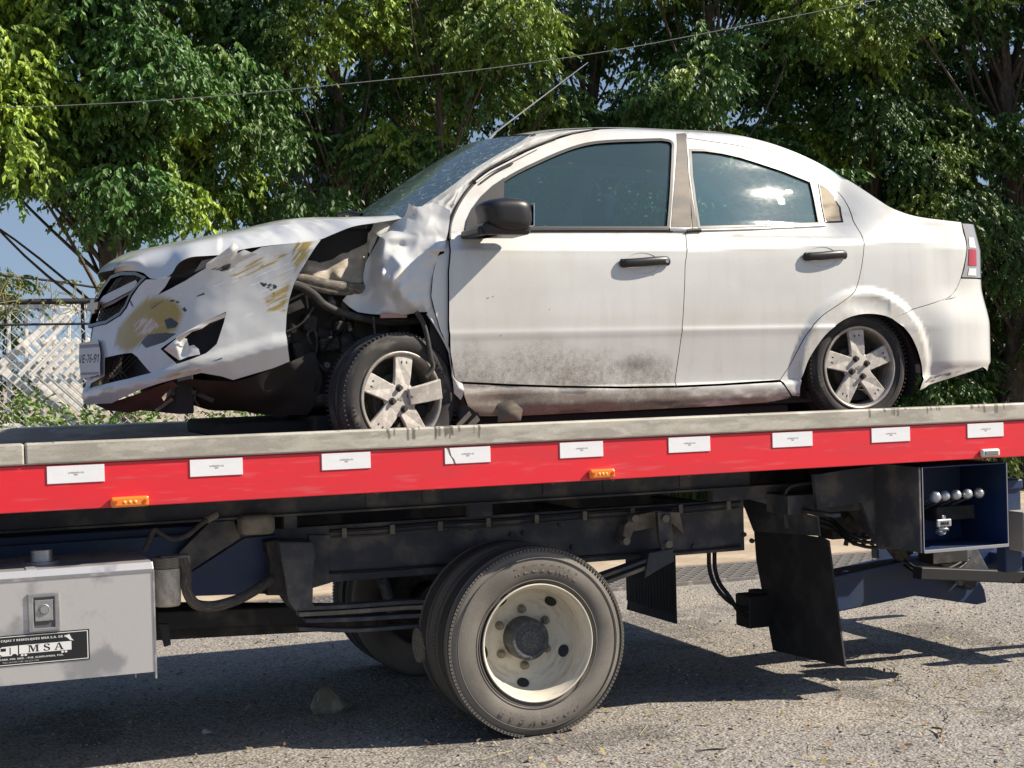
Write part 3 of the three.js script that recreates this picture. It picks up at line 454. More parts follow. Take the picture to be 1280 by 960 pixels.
  part('rear_axle', [rod(V(WX, WY, -.5), V(WX, WY, -1.94), .075, .075, 20), lathe([[0, -.2], [.09, -.19], [.17, -.1], [.19, 0], [.17, .1], [.09, .19], [0, .2]].map(p => new THREE.Vector2(p[0], p[1])), 28).translate(WX - .06, WY, CZ), rod(V(WX, WY, -.52), V(WX, WY, -.68), .15, .15, 24)], M.dark, T);
  part('drive_shaft', rod(V(WX - .2, WY + .02, CZ), V(-.6, .72, CZ), .045), M.dark, T);
  part('brake_chamber', [rod(V(WX - .42, .40, -.62), V(WX - .2, .42, -.64), .075), rod(V(WX - .45, .40, -.62), V(WX - .40, .40, -.62), .085)], dustM, T);
  part('shock_absorber', rod(P(492, 770, -.95), P(478, 722, -.95), .028), chassis, T);

  // --- toolbox with latch, cap and maker's plate
  const alu = worn([.60, .59, .57], [.36, .36, .375], { size: .7, n: 5, k: 78, rough: .36, metal: .6, lo: .48, hi: .72, grain: .06, res: 512 });
  const tx1 = P(194, 780, 0).x, ty0 = P(0, 858, 0).y, ty1 = P(193, 704, 0).y + .004, tz0 = -.52;
  const TB = part('toolbox', [prism([[tz0, ty0], [0, ty0], [0, ty1 - .026], [-.022, ty1], [tz0, ty1]].map(([z, y]) => [-z, y]), 0, tx1 - BX0, .003).rotateY(-Math.PI / 2).applyMatrix4(new THREE.Matrix4().makeRotationY(Math.PI)).translate(BX0, 0, 0)], alu, T, 'bare aluminium toolbox under the bed');
  { // make sure it spans z tz0..0
    TB.geometry.computeBoundingBox(); const b = TB.geometry.boundingBox; TB.geometry.translate(BX0 - b.min.x, 0, 0 - b.max.z); boxUV(TB.geometry); }
  part('seam_strip', bx(BX0, tx1 - .001, ty1 - .040, ty1 - .0255, -.01, .003, .001), steelM, TB);
  part('flange', [bx(tx1 - .006, tx1 + .002, ty0 - .028, ty1 - .03, -.012, .004, .001), bx(tx1 - .085, tx1 - .08, ty0 - .02, ty0 + .001, -.03, -.01, .001)], steelM, TB);
  const lx = P(55, 765, 0).x, ly = P(55, 765, 0).y, LT = part('latch', prism([[lx - .062, ly - .078], [lx + .062, ly - .078], [lx + .062, ly + .078], [lx - .062, ly + .078]], .001, .01, .004, [[[lx - .04, ly - .062], [lx + .04, ly - .062], [lx + .04, ly + .06], [lx - .04, ly + .06]]]), steelM, TB, 'square paddle latch with key lock');
  part('latch_well', bx(lx - .041, lx + .041, ly - .063, ly + .061, -.001, .0025, 0), std([.12, .12, .125], .5, .3), LT);
  part('latch_paddle', bx(lx - .036, lx + .034, ly - .035, ly + .05, .0025, .012, .003), steelM, LT);
  part('lock', [new THREE.CylinderGeometry(.016, .016, .012, 20).rotateX(Math.PI / 2).translate(lx, ly + .012, .014), new THREE.TorusGeometry(.019, .003, 6, 20).translate(lx, ly + .012, .0125)], steelM, LT);
  const cp = P(52, 700, -.26), ck = V(cp.x, ty1, -.26); part('filler_cap', [new THREE.CylinderGeometry(.043, .045, .05, 28).translate(ck.x, ty1 + .03, ck.z), new THREE.CylinderGeometry(.07, .075, .01, 28).translate(ck.x, ty1 + .004, ck.z)], steelM, TB);
  for (let k = 0; k < 2; k++) part('strap', bx(tx1 - .5 - k * .9, tx1 - .46 - k * .9, ty1 - .001, ty1 + .004, tz0, -.03, .001), alu, TB);
  { // maker's plate, printed
    const cv = document.createElement('canvas'); cv.width = 768; cv.height = 256; const c = cv.getContext('2d');
    c.fillStyle = '#191b1d'; c.fillRect(0, 0, 768, 256); c.strokeStyle = '#d9d9d6'; c.lineWidth = 6; c.strokeRect(12, 12, 744, 232);
    c.fillStyle = '#d9d9d6'; c.font = 'bold 25px sans-serif'; c.textAlign = 'center'; c.fillText('CAJAS Y REMOLQUES MSA S.A. DE C.V.', 430, 52);
    c.fillRect(322, 88, 330, 72); c.fillStyle = '#16181a'; c.font = 'bold 82px serif'; c.fillText('M S A', 488, 152);
    c.fillStyle = '#d9d9d6'; c.beginPath(); c.moveTo(140, 168); c.lineTo(148, 140); c.lineTo(190, 112); c.lineTo(215, 92); c.lineTo(314, 88); c.lineTo(314, 170); c.closePath(); c.fill();
    c.fillStyle = '#16181a'; c.fillRect(206, 104, 34, 26); c.beginPath(); c.arc(196, 170, 17, 0, 7); c.fill(); c.beginPath(); c.arc(292, 172, 17, 0, 7); c.fill(); c.fillRect(262, 100, 7, 60);
    c.fillStyle = '#d9d9d6'; c.beginPath(); c.arc(196, 170, 9, 0, 7); c.fill(); for (const x of [340, 362, 594, 616]) { c.beginPath(); c.arc(x, 172, 9, 0, 7); c.fill(); }
    c.beginPath(); c.moveTo(612, 40); c.lineTo(640, 28); c.lineTo(652, 62); c.lineTo(668, 86); c.lineTo(644, 80); c.closePath(); c.fill();
    c.fillRect(24, 96, 70, 52); c.fillStyle = '#16181a'; c.fillRect(34, 110, 50, 12); c.fillRect(34, 130, 50, 6); c.fillStyle = '#d9d9d6';
    c.font = 'bold 20px sans-serif'; c.fillText('CARR. FED. MEX. - PUE. ALMOLONGA, PUE.', 400, 204); c.font = '15px sans-serif'; c.fillText('TELS. 222 223 1100  222 223 1200', 330, 228);
    const t = new THREE.CanvasTexture(cv); t.colorSpace = THREE.SRGBColorSpace;
    const x1 = P(112, 805, .002).x, x0 = x1 - .47, ya = P(112, 824, .002).y, yb = P(112, 786, .002).y, g = bx(x0, x1, ya, yb, .0005, .003, .0005);
    part('makers_plate', mapped(g, x0, x1, ya, yb), new THREE.MeshStandardMaterial({ map: t, roughness: .45 }), TB, 'black plate with white lettering MSA');
  }

  // --- fuel filter and hoses
  { const c = P(209, 735, -.36), r = .058, yT = P(209, 710, -.36).y, yB = P(209, 757, -.36).y; const F = part('fuel_filter', lathe([[0, yB], [r * .9, yB], [r, yB + .012], [r, yT - .004], [r * .96, yT]].map(p => new THREE.Vector2(p[0], p[1]))).rotateX(-Math.PI / 2).translate(c.x, 0, c.z), worn([.50, .47, .40], [.36, .33, .27], { size: .2, k: 79, rough: .6 }), T, 'pale canister fuel filter');
    part('filter_head', [new THREE.CylinderGeometry(.06, .06, .045, 24).translate(c.x, yT + .026, c.z), bx(c.x - .03, c.x + .1, yT + .01, yT + .055, c.z - .03, c.z + .03, .008)], dustM, F);
    part('print_band', new THREE.CylinderGeometry(r + .0006, r + .0006, .009, 30, 1, true, 2.6, 1.2).translate(c.x, yT - .06, c.z), std([.03, .06, .3], .6), F); }
  part('hose', tube([P(228, 698, -.34), P(233, 715, -.34), P(233, 735, -.34), P(243, 754, -.34), P(262, 758, -.36), P(290, 752, -.42), P(312, 742, -.5), P(330, 730, -.6), P(345, 718, -.75)], .024, 60, 10), hoseM, T);
  part('hose', tube([P(180, 690, -.45), P(188, 672, -.45), P(193, 662, -.45), P(199, 666, -.45), P(214, 674, -.45), P(232, 670, -.45), P(250, 656, -.5), P(268, 643, -.55)], .012, 50, 8), hoseM, T);
  part('hose_fitting', [rod(P(258, 650, -.52), P(270, 643, -.55), .017)], dustM, T);
  // bright-nosed pivot, blue gusset and sloping plate ahead of the wheel
  { const a = P(300, 656, -.62), b = P(344, 654, -.62); part('bed_pivot', [bx(a.x, b.x, P(320, 669, -.62).y, P(320, 643, -.62).y, -.72, -.6, .03)], dustM, T); }
  part('gusset', prism(pxPoly([[238, 745], [238, 715], [305, 672], [345, 668], [352, 715], [357, 742], [320, 742]], ZF + .01), ZF + .002, ZF + .022, .003), blueM, T);
  part('gusset', prism(pxPoly([[224, 690], [262, 652], [292, 650], [300, 672], [240, 712], [224, 712]], ZF + .05), ZF + .024, ZF + .06, .003), chassis, T);
  part('hanger_stay', prism(pxPoly([[328, 676], [345, 672], [352, 714], [358, 745], [344, 742], [330, 742], [334, 705]], ZF + .05), ZF + .023, ZF + .12, .005), M.dark, T);
  part('lower_beam', [bar(P(120, 790, -1.1), P(470, 772, -1.1), .09, .1, .01), bar(P(196, 776, -1.0), P(420, 766, -1.0), .05, .09, .01)], M.dark, T);
  part('drain_tube', prism(pxPoly([[198, 780], [211, 780], [214, 806], [206, 809]], -.55), -.58, -.55, .003), M.black, T);
  part('battery_box', bx(-.9, P(300, 700, -.9).x, .80, 1.02, -1.5, -.86, .01), blueM, T);

  // --- mud flaps
  const FXn = P(1056, 835, -.17).x, fz = (px, py) => { const p = PX(px, py, FXn); return [-p.z, p.y]; };
  const flapPoly = [[942, 660], [1027, 672], [1035, 676], [1056, 834], [966, 813], [945, 700]].map(a => fz(...a));
  const upright = (poly, x, th) => { const g = prism(poly, 0, th, .002); g.applyMatrix4(new THREE.Matrix4().makeRotationY(Math.PI / 2)); g.translate(x, 0, 0); return g; };   // (-z,y) polygon stood across the truck
  part('mud_flap', upright(flapPoly, FXn, .012), flapM, T, 'flat black rubber mud flap behind the rear wheel');
  part('flap_bracket', [upright([[928, 622], [1024, 646], [1027, 670], [944, 664]].map(a => fz(...a)), FXn - .012, .01), bx(FXn - .03, FXn + .02, PX(1000, 640, FXn).y, PX(1000, 640, FXn).y + .02, -.75, -.2, .004)], chassis, T);
  { const p0 = PX(845, 780, FXn), p1 = PX(783, 762, FXn), yT = PX(840, 700, FXn).y; const poly = [[-p0.z, p0.y], [-p1.z, p1.y], [-p1.z - .02, p1.y + .06], [-p1.z - .02, yT + .1], [-p0.z, yT + .1]]; const FL = part('mud_flap', upright(poly, FXn, .01), flapM, T, 'ribbed black mud flap of the far wheel');
    const n = 16, lo = Math.min(-p0.z, -p1.z), hi = Math.max(-p0.z, -p1.z); for (let i = 1; i < n; i++) { const z = -lerp(lo, hi, i / n); part('rib', bx(FXn - .016, FXn - .011, p0.y + .06, yT + .08, z - .006, z + .006, .002), flapM, FL); } }
  part('valve', [bx(P(936, 760, -.9).x, P(975, 760, -.9).x, P(950, 785, -.9).y, P(950, 744, -.9).y, -1.05, -.9, .01), bx(P(944, 740, -.92).x, P(958, 740, -.92).x, P(950, 744, -.92).y, P(950, 738, -.92).y, -1.0, -.93, .005)], M.black, T);
  for (const o of [0, 7]) part('brake_hose', tube([P(886 + o, 688, -.95), P(887 + o, 712, -.95), P(893 + o, 730, -.92), P(905 + o, 746, -.88), P(920 + o * .5, 757 + o, -.9), P(940, 762 + o * 1.6, -.92)], .012, 40, 8), M.black, T);

  // --- rear body: control box with levers, valve bank, lift arm
  const XB0 = P(1152, 640, -.03).x, XB1 = P(1258, 640, -.03).x, YB0 = P(1162, 690, -.03).y, YB1 = P(1150, 584, -.03).y, ZB0 = -.4, Zf = -.02;
  const CB = part('control_box', [bx(XB0, XB0 + .006, YB0, YB1, ZB0, Zf, .002), bx(XB1 - .006, XB1, YB0, YB1, ZB0, Zf, .002), bx(XB0 + .006, XB1 - .006, YB0, YB0 + .008, ZB0, Zf, .002), bx(XB0 + .006, XB1 - .006, YB1 - .006, YB1, ZB0, Zf, .002), bx(XB0 + .006, XB1 - .006, YB0 + .008, YB1 - .006, ZB0, ZB0 + .006, .001)], blueM, T, 'open blue steel box of hydraulic levers');
  part('worn_edge', [bx(XB0 + .002, XB1, YB0 - .004, YB0 + .012, Zf, Zf + .004, .001), bx(XB0 - .001, XB0 + .004, YB0, YB1, Zf, Zf + .003, .001), bx(XB1 - .004, XB1 + .001, YB0, YB1, Zf, Zf + .003, .001)], std([.30, .30, .31], .5, .3), CB);
  const ballM = std([.50, .50, .50], .28, .55);
  [1166, 1178, 1192, 1206, 1221].forEach((px, i) => { const b = P(px + 3, 621 - i * 1.2, -.09); const lv = part('lever', [rod(b, V(b.x - .01, b.y - .10, ZB0 + .02), .006)], steelM, CB); part('lever_ball', new THREE.SphereGeometry(i === 0 ? .031 : .027, 20, 14).translate(b.x, b.y, b.z), ballM, lv); });
  part('lever_base', [bx(P(1168, 640, -.3).x, P(1240, 640, -.3).x, P(1190, 650, -.3).y, P(1190, 632, -.3).y, ZB0 + .01, -.28, .01)], M.dark, CB);
  { const c = P(1180, 655, -.12); part('badge', [bx(c.x - .045, c.x + .045, c.y - .015, c.y + .025, -.13, -.115, .01), bx(c.x - .012, c.x + .012, c.y + .02, c.y + .045, -.13, -.117, .004)], std([.42, .43, .44], .4, .4), CB); const tg = new TextGeometry('MSA', { font, size: .018, depth: .002, curveSegments: 3 }); tg.translate(c.x - .024, c.y - .004, -.114); part('badge_lettering', tg, M.black, CB); part('gauge', [new THREE.TorusGeometry(.03, .008, 8, 24).rotateX(1.2).translate(c.x - .008, c.y - .035, -.13), new THREE.CylinderGeometry(.022, .025, .02, 20).rotateX(1.2).translate(c.x - .008, c.y - .035, -.13)], steelM, CB); }
  part('side_gusset', prism(pxPoly([[1046, 596], [1150, 580], [1156, 690], [1132, 692], [1106, 632], [1050, 640]], -.2), -.44, -.41, .004), chassis, T);
  part('side_gusset', prism([[YB0, .02], [YB1, .02], [YB1 + .02, .9], [YB1 - .12, .9], [YB0, .4]].map(([y, z]) => [z, y]), 0, .012, .002).rotateY(Math.PI / 2).translate(XB0 - .02, 0, 0), chassis, T);
  part('subframe_plate', [bx(P(936, 640, -.7).x, BX1 - .05, .99, 1.19, -.78, -.72, .006), bx(P(985, 640, -.5).x, P(1110, 640, -.5).x, P(1040, 640, -.5).y, P(1040, 616, -.5).y, -.72, -.5, .006)], chassis, T);
  part('pipe', tube([P(984, 660, -.55), P(980, 632, -.55), P(984, 612, -.55), P(998, 606, -.55), P(1070, 601, -.55), P(1150, 594, -.5)], .010, 40, 8), chassis, T);
  // valve bank with hose ends
  { const a = P(1040, 660, -.75), b = P(1115, 640, -.75); const VB = part('valve_bank', [bx(a.x, b.x, P(1080, 672, -.75).y, P(1080, 640, -.75).y, -.9, -.75, .01)], M.dark, T); for (let i = 0; i < 6; i++) { const px = 1060 + i * 11; part('spool', [rod(P(px, 640, -.74), P(px, 632, -.74), .014), rod(P(px, 668, -.74), P(px - 3, 682, -.74), .013), rod(P(px, 650, -.74), P(px, 650, -.70), .016)], hoseM, VB); } }
  part('lift_cylinder', [rod(P(1095, 650, -1.05), P(1130, 694, -1.05), .06), rod(P(1085, 636, -1.05), P(1100, 656, -1.05), .045)], hoseM, T);
  part('cylinder_bracket', prism(pxPoly([[1112, 655], [1120, 655], [1140, 690], [1134, 694]], -1.0), -1.02, -.98, .003), M.black, T);
  const LZ = -1.02;
  part('lift_arm', prism(pxPoly([[1000, 745], [1000, 735], [1044, 720], [1162, 694], [1205, 692], [1231, 737], [1234, 753], [1222, 756], [1145, 745], [1048, 765], [1000, 776]], LZ), LZ - .2, LZ, .008), blueM, T, 'dark blue steel lift arm');
  part('arm_pin', [rod(P(1212, 729, LZ + .005), P(1212, 729, LZ + .1), .04, .04, 20), rod(P(1212, 729, LZ + .1), P(1212, 729, LZ + .12), .03, .03, 20)], chassis, T);
  part('tilt_cylinder', [rod(P(1178, 690, LZ + .05), P(1206, 724, LZ + .05), .052), rod(P(1192, 684, LZ + .07), P(1216, 720, LZ + .07), .012)], dustM, T);
  part('arm_bracket', bx(P(1160, 690, -.9).x, P(1205, 690, -.9).x, P(1180, 704, -.9).y, P(1180, 690, -.9).y + .3, -1.0, -.86, .01), M.dark, T);
  part('rear_post', [bx(P(1256, 640, -.3).x, P(1277, 640, -.3).x, P(1265, 716, -.3).y, P(1265, 610, -.3).y, -.38, -.3, .01), bx(P(1254, 604, -.3).x, P(1277, 604, -.3).x, P(1265, 612, -.3).y, P(1265, 599, -.3).y, -.39, -.285, .012)], blueM, T);
  part('rear_beam', [bar(P(1146, 716, -.75), P(1330, 723, -.75), .08, .07, .008), bar(P(1330, 723, -.75), P(1460, 760, -.75), .08, .07, .008)], M.black, T);
  part('rear_light_bracket', [prism(pxPoly([[1196, 690], [1222, 686], [1236, 712], [1205, 716]], -.9), -.93, -.9, .004)], chassis, T);
  part('tail_lamp_housing', bx(P(1276, 650, -.2).x, BX1, P(1276, 690, -.2).y, P(1276, 640, -.2).y, -.5, -.18, .01), std([.35, .33, .30], .6), T);
  // wheel lift crossbar folded out behind the bed
  part('lift_crossbar', [bx(6.0, 6.16, .42, .54, -2.1, -.35, .012), bx(5.45, 6.05, .46, .58, CZ - .08, CZ + .08, .012), bx(5.75, 6.6, .43, .5, -.52, -.44, .01), bx(5.75, 6.6, .43, .5, -2.0, -1.92, .01)], blueM, T);

  // lines clipped along the frame, weld plates and clips
  for (const [py0, py1, r, m] of [[664, 628, .009, M.black], [672, 636, .006, hoseM], [716, 684, .007, M.black]]) part('brake_line', tube([0, .12, .25, .4, .55, .7, .85, 1].map(t => P(lerp(412, 925, t), lerp(py0, py1, t) + 1.6 * Math.sin(t * 23), ZF + .012)), r, 60, 6), m, T);
  for (let i = 0; i < 9; i++) { const p = P(lerp(430, 910, i / 8), lerp(663, 629, i / 8), ZF + .012); part('pipe_clip', bx(p.x - .012, p.x + .012, p.y - .035, p.y + .012, ZF + .001, ZF + .024, .003), dustM, T); }
  for (const [a, b] of [[470, 626], [540, 622], [690, 614], [765, 610], [860, 604]]) { const p = P(a, b, ZB + .004); part('gusset_plate', bx(p.x - .05, p.x + .05, 1.075, 1.2, ZB, ZB + .008, .002), chassis, T); part('bolt', boltG.clone().translate(p.x, 1.14, ZB + .012), dustM, T); }
  for (const o of [0, 5, 11]) part('hydraulic_hose', tube([P(1118 + o, 634, -.72), P(1112 + o, 652, -.6), P(1088 + o, 672 + o, -.58), P(1062 + o * .5, 668 + o, -.62), P(1040, 650 + o, -.72), P(1010, 640 + o, -.75)], .0095, 40, 7), M.black, T);
  for (const o of [0, 6]) part('hydraulic_hose', tube([P(1130, 700 + o, -.95), P(1150, 712 + o, -.86), P(1180, 712 + o, -.84), P(1205, 700 + o, -.88), P(1215, 690, -.95)], .0085, 30, 7), M.black, T);

  // chain lying on the deck at the front
  const ch = thing('chain', 'dark steel chain lying loose on the truck deck ahead of the car', 'chain'), lm = std([.05, .045, .04], .6, .5), pts = new THREE.CatmullRomCurve3([P(-40, 549, -.25), P(15, 547, -.25), P(45, 549, -.32), P(80, 541, -.25), P(110, 545, -.4), P(150, 541, -.5), P(180, 538, -.6)].map(p => V(p.x, RAILTOP - .07, p.z))), n = 34;
  for (let i = 0; i < n; i++) { const p = pts.getPointAt(i / n), t = pts.getTangentAt(i / n); const g = new THREE.TorusGeometry(.014, .005, 6, 14).scale(1.5, 1, 1); g.rotateX(i % 2 ? Math.PI / 2 : .3); g.rotateY(-Math.atan2(t.z, t.x)); g.translate(p.x, Math.max(DECK + .014, p.y - .01), p.z); part('link', g, lm, ch); }
}
// ================================================================ the wrecked saloon car
// plan curve of the near side: front centre -> near side -> rear centre; s equals x along the straight flank
const CAR = {};
{
  const ctrl = [[.78, -1.22], [.815, -1.08], [.86, -.93], [.918, -.78], [1.0, -.64], [1.12, -.52], [1.28, -.44], [1.46, -.395], [1.70, -.372], [2.1, -.366], [2.6, -.365], [3.2, -.365], [3.8, -.365], [4.4, -.366], [4.8, -.37], [5.06, -.378], [5.26, -.395], [5.415, -.435], [5.52, -.515], [5.585, -.63], [5.62, -.78], [5.635, -.95], [5.64, -1.22]];
  const c = new THREE.CatmullRomCurve3(ctrl.map(([x, z]) => V(x, 0, z)), false, 'centripetal'), N = 520, pts = c.getPoints(N), S = [0];
  for (let i = 1; i <= N; i++) S.push(S[i - 1] + pts[i].distanceTo(pts[i - 1]));
  let i3 = 0; while (pts[i3].x < 3) i3++; const off = pts[i3].x - S[i3];
  CAR.pts = pts; CAR.S = S.map(v => v + off); CAR.s0 = CAR.S[0]; CAR.s1 = CAR.S[N]; CAR.N = N;
  CAR.T = pts.map((p, i) => { const a = pts[Math.max(0, i - 1)], b = pts[Math.min(N, i + 1)]; return b.clone().sub(a).normalize(); });
}
function planAt(s) {
  const A = CAR.S; let lo = 0, hi = CAR.N; if (s <= A[0]) hi = 1; else if (s >= A[hi]) lo = hi - 1; else while (hi - lo > 1) { const m = (lo + hi) >> 1; if (A[m] > s) hi = m; else lo = m; }
  const t = (s - A[lo]) / (A[hi] - A[lo]), p = CAR.pts[lo].clone().lerp(CAR.pts[hi], t), T = CAR.T[lo].clone().lerp(CAR.T[hi], clamp(t)).normalize();
  return { x: p.x, z: p.z, nx: -T.z, nz: T.x };
}
const PROF = [[-.2, .12], [.09, .085], [.115, .05], [.14, .028], [.17, .012], [.205, .010], [.232, .014], [.246, .034], [.30, .030], [.40, .017], [.48, .006], [.508, -.0005], [.52, .0045], [.60, .001], [.72, 0], [.84, .004], [.893, .0095], [.906, .012], [.925, .027], [.96, .046], [.985, .060], [1.02, .074], [1.06, .089], [1.2, .146], [1.34, .211], [1.42, .248], [1.49, .286], [1.53, .32], [1.558, .37], [1.578, .45], [1.59, .55], [1.597, .66]];
function bodyOff(h) { let i = 0; while (i < PROF.length - 2 && PROF[i + 1][0] < h) i++; const a = PROF[i], b = PROF[i + 1]; const m = k => { const p = PROF[Math.max(0, k - 1)], q = PROF[Math.min(PROF.length - 1, k + 1)]; return (q[1] - p[1]) / (q[0] - p[0]); }; const H = b[0] - a[0], t = (h - a[0]) / H; if (t < 0 || t > 1) return a[1] + (h - a[0]) * (b[1] - a[1]) / H; let m0 = m(i) * H, m1 = m(i + 1) * H; const d = b[1] - a[1]; const lim = v => Math.sign(d) === Math.sign(v) ? Math.sign(v) * Math.min(Math.abs(v), 3 * Math.abs(d)) : 0; m0 = lim(m0); m1 = lim(m1); const t2 = t * t, t3 = t2 * t; return (2 * t3 - 3 * t2 + 1) * a[1] + (t3 - 2 * t2 + t) * m0 + (-2 * t3 + 3 * t2) * b[1] + (t3 - t2) * m1; }
const riseAt = x => sstep(3.4, 5.4, x) * .062;
const taper = s => s < 3.45 ? 0 : s < 4.5 ? .15 * (s - 3.45) ** 2 : .165375 + .315 * (Math.min(s, 4.9) - 4.5);
const ARCH = [4.635, 1.672];
function sideH(s, y) { const r = riseAt(s) * sstep(.55, .85, y - DECK) * (1 - sstep(1.2, 1.5, y - DECK)); return y - DECK - r; }
function offAt(s, y) {                              // inward distance of the skin from the plan curve
  let o = bodyOff(sideH(s, y)); const h = y - DECK;
  // bumpers: no sill step and no crease at the ends
  const endR = sstep(4.98, 5.2, s), endF = 1 - sstep(1.55, 1.9, s);
  if (endR > 0) { const b = lerp(.055, 0, sstep(.1, .30, h)) - .012 * sstep(.28, .31, h) + .040 * sstep(.50, .74, h) + (h > .92 ? (h - .92) * .22 : 0); o = lerp(o, b - .012, endR); }
  if (endF > 0) { const b = lerp(.06, 0, sstep(.05, .2, h)) + lerp(0, .05, sstep(.3, .75, h)); o = lerp(o, b, endF); }
  if (h > .98) o += taper(s) * .8 * sstep(lerp(.92, 1.06, sstep(4.5, 4.95, s)), lerp(1.06, 1.5, sstep(4.5, 4.95, s)), h);
  // wheel arch flare
  const d = Math.hypot(s - ARCH[0], (y - ARCH[1])); if (h < .85) o -= .026 * (1 - sstep(.375, .43, d)) * sstep(.22, .3, h + .15) ;
  return o;
}
const dentF = (s, y) => .0022 * (fbm(s * 2.4, y * 3.1, 3, 101) - .5);
function skin(s, y, extra = 0) { const p = planAt(s), o = extra - offAt(s, y) + dentF(s, y); return V(p.x + p.nx * o, y, p.z + p.nz * o); }
// pixel -> (s, y) on the skin
function hit(px, py, extra = 0) {
  const d = ray(px, py); let t = (0.05 - CAM.z) / d.z; const dt = .012 / Math.abs(d.z), Q = V(0, 0, 0); let best = 9, bt = t, bs = 0, prev = t;
  const f = tt => { Q.copy(CAM).addScaledVector(d, tt); let bd = 1e9, bi = 0; for (let i = 0; i <= CAR.N; i += 4) { const a = CAR.pts[i], e = (a.x - Q.x) ** 2 + (a.z - Q.z) ** 2; if (e < bd) { bd = e; bi = i; } } const from = Math.max(0, bi - 4), to = Math.min(CAR.N, bi + 4); for (let i = from; i <= to; i++) { const a = CAR.pts[i], e = (a.x - Q.x) ** 2 + (a.z - Q.z) ** 2; if (e < bd) { bd = e; bi = i; } } const a = CAR.pts[bi], T = CAR.T[bi], dx = Q.x - a.x, dz = Q.z - a.z; const s = CAR.S[bi] + dx * T.x + dz * T.z, n = -dx * T.z + dz * T.x; bs = s; return n + offAt(s, Q.y) - extra; };
  for (let k = 0; k < 130; k++, prev = t, t += dt) { const v = f(t); if (Q.y > 2.7 && Q.z < -.86) break; if (v < 0) { let a = prev, b = t; for (let i = 0; i < 14; i++) { const m = (a + b) / 2; if (f(m) < 0) b = m; else a = m; } f(b); return [bs, Q.y]; } if (v < best) { best = v; bt = t; } else if (v > best + .004 && best < .12) break; }
  f(bt); return [bs, Q.y];
}
const H = list => list.map(q => hit(q[0], q[1]));
const HS = (list, n = 5) => { const h = H(list), c = new THREE.CatmullRomCurve3(h.map(([a, b]) => V(a, b, 0)), false, 'centripetal'), m = (list.length - 1) * n, o = []; for (let i = 0; i <= m; i++) { const p = c.getPoint(i / m); o.push([p.x, p.y]); } return o; };

// ---- panels: a polygon in (s, y) filled with a fine mesh on the skin
const inPoly = (p, poly) => { let c = false; for (let i = 0, j = poly.length - 1; i < poly.length; j = i++) { const a = poly[i], b = poly[j]; if ((a[1] > p[1]) !== (b[1] > p[1]) && p[0] < (b[0] - a[0]) * (p[1] - a[1]) / (b[1] - a[1]) + a[0]) c = !c; } return c; };
const areaOf = p => { let a = 0; for (let i = 0, j = p.length - 1; i < p.length; j = i++) a += p[j][0] * p[i][1] - p[i][0] * p[j][1]; return a / 2; };
function inset(poly, d) { if (!d) return poly; const s = Math.sign(areaOf(poly)), n = poly.length; return poly.map((p, i) => { const a = poly[(i + n - 1) % n], b = poly[(i + 1) % n]; let e1 = [p[0] - a[0], p[1] - a[1]], e2 = [b[0] - p[0], b[1] - p[1]]; const l1 = Math.hypot(...e1) || 1, l2 = Math.hypot(...e2) || 1; const n1 = [-e1[1] / l1 * s, e1[0] / l1 * s], n2 = [-e2[1] / l2 * s, e2[0] / l2 * s]; let m = [n1[0] + n2[0], n1[1] + n2[1]]; const q = 1 + n1[0] * n2[0] + n1[1] * n2[1]; const k = d / Math.max(q, .35); return [p[0] + m[0] * k, p[1] + m[1] * k]; }); }
function resample(poly, step, round = 0) { // chop edges
  const out = []; for (let i = 0; i < poly.length; i++) { const a = poly[i], b = poly[(i + 1) % poly.length], L = Math.hypot(b[0] - a[0], b[1] - a[1]), n = Math.max(1, Math.ceil(L / step)); for (let k = 0; k < n; k++) out.push([lerp(a[0], b[0], k / n), lerp(a[1], b[1], k / n)]); } return out;
}
function smooth(poly, times = 1, keep = () => false) { for (let t = 0; t < times; t++) { const o = []; poly.forEach((p, i) => { const b = poly[(i + 1) % poly.length]; if (keep(i)) o.push(p); o.push([p[0] * .75 + b[0] * .25, p[1] * .75 + b[1] * .25], [p[0] * .25 + b[0] * .75, p[1] * .25 + b[1] * .75]); }); poly = o; } return poly; }
const UVB = { s0: .3, s1: 5.95, y0: 1.36, y1: 3.0 };
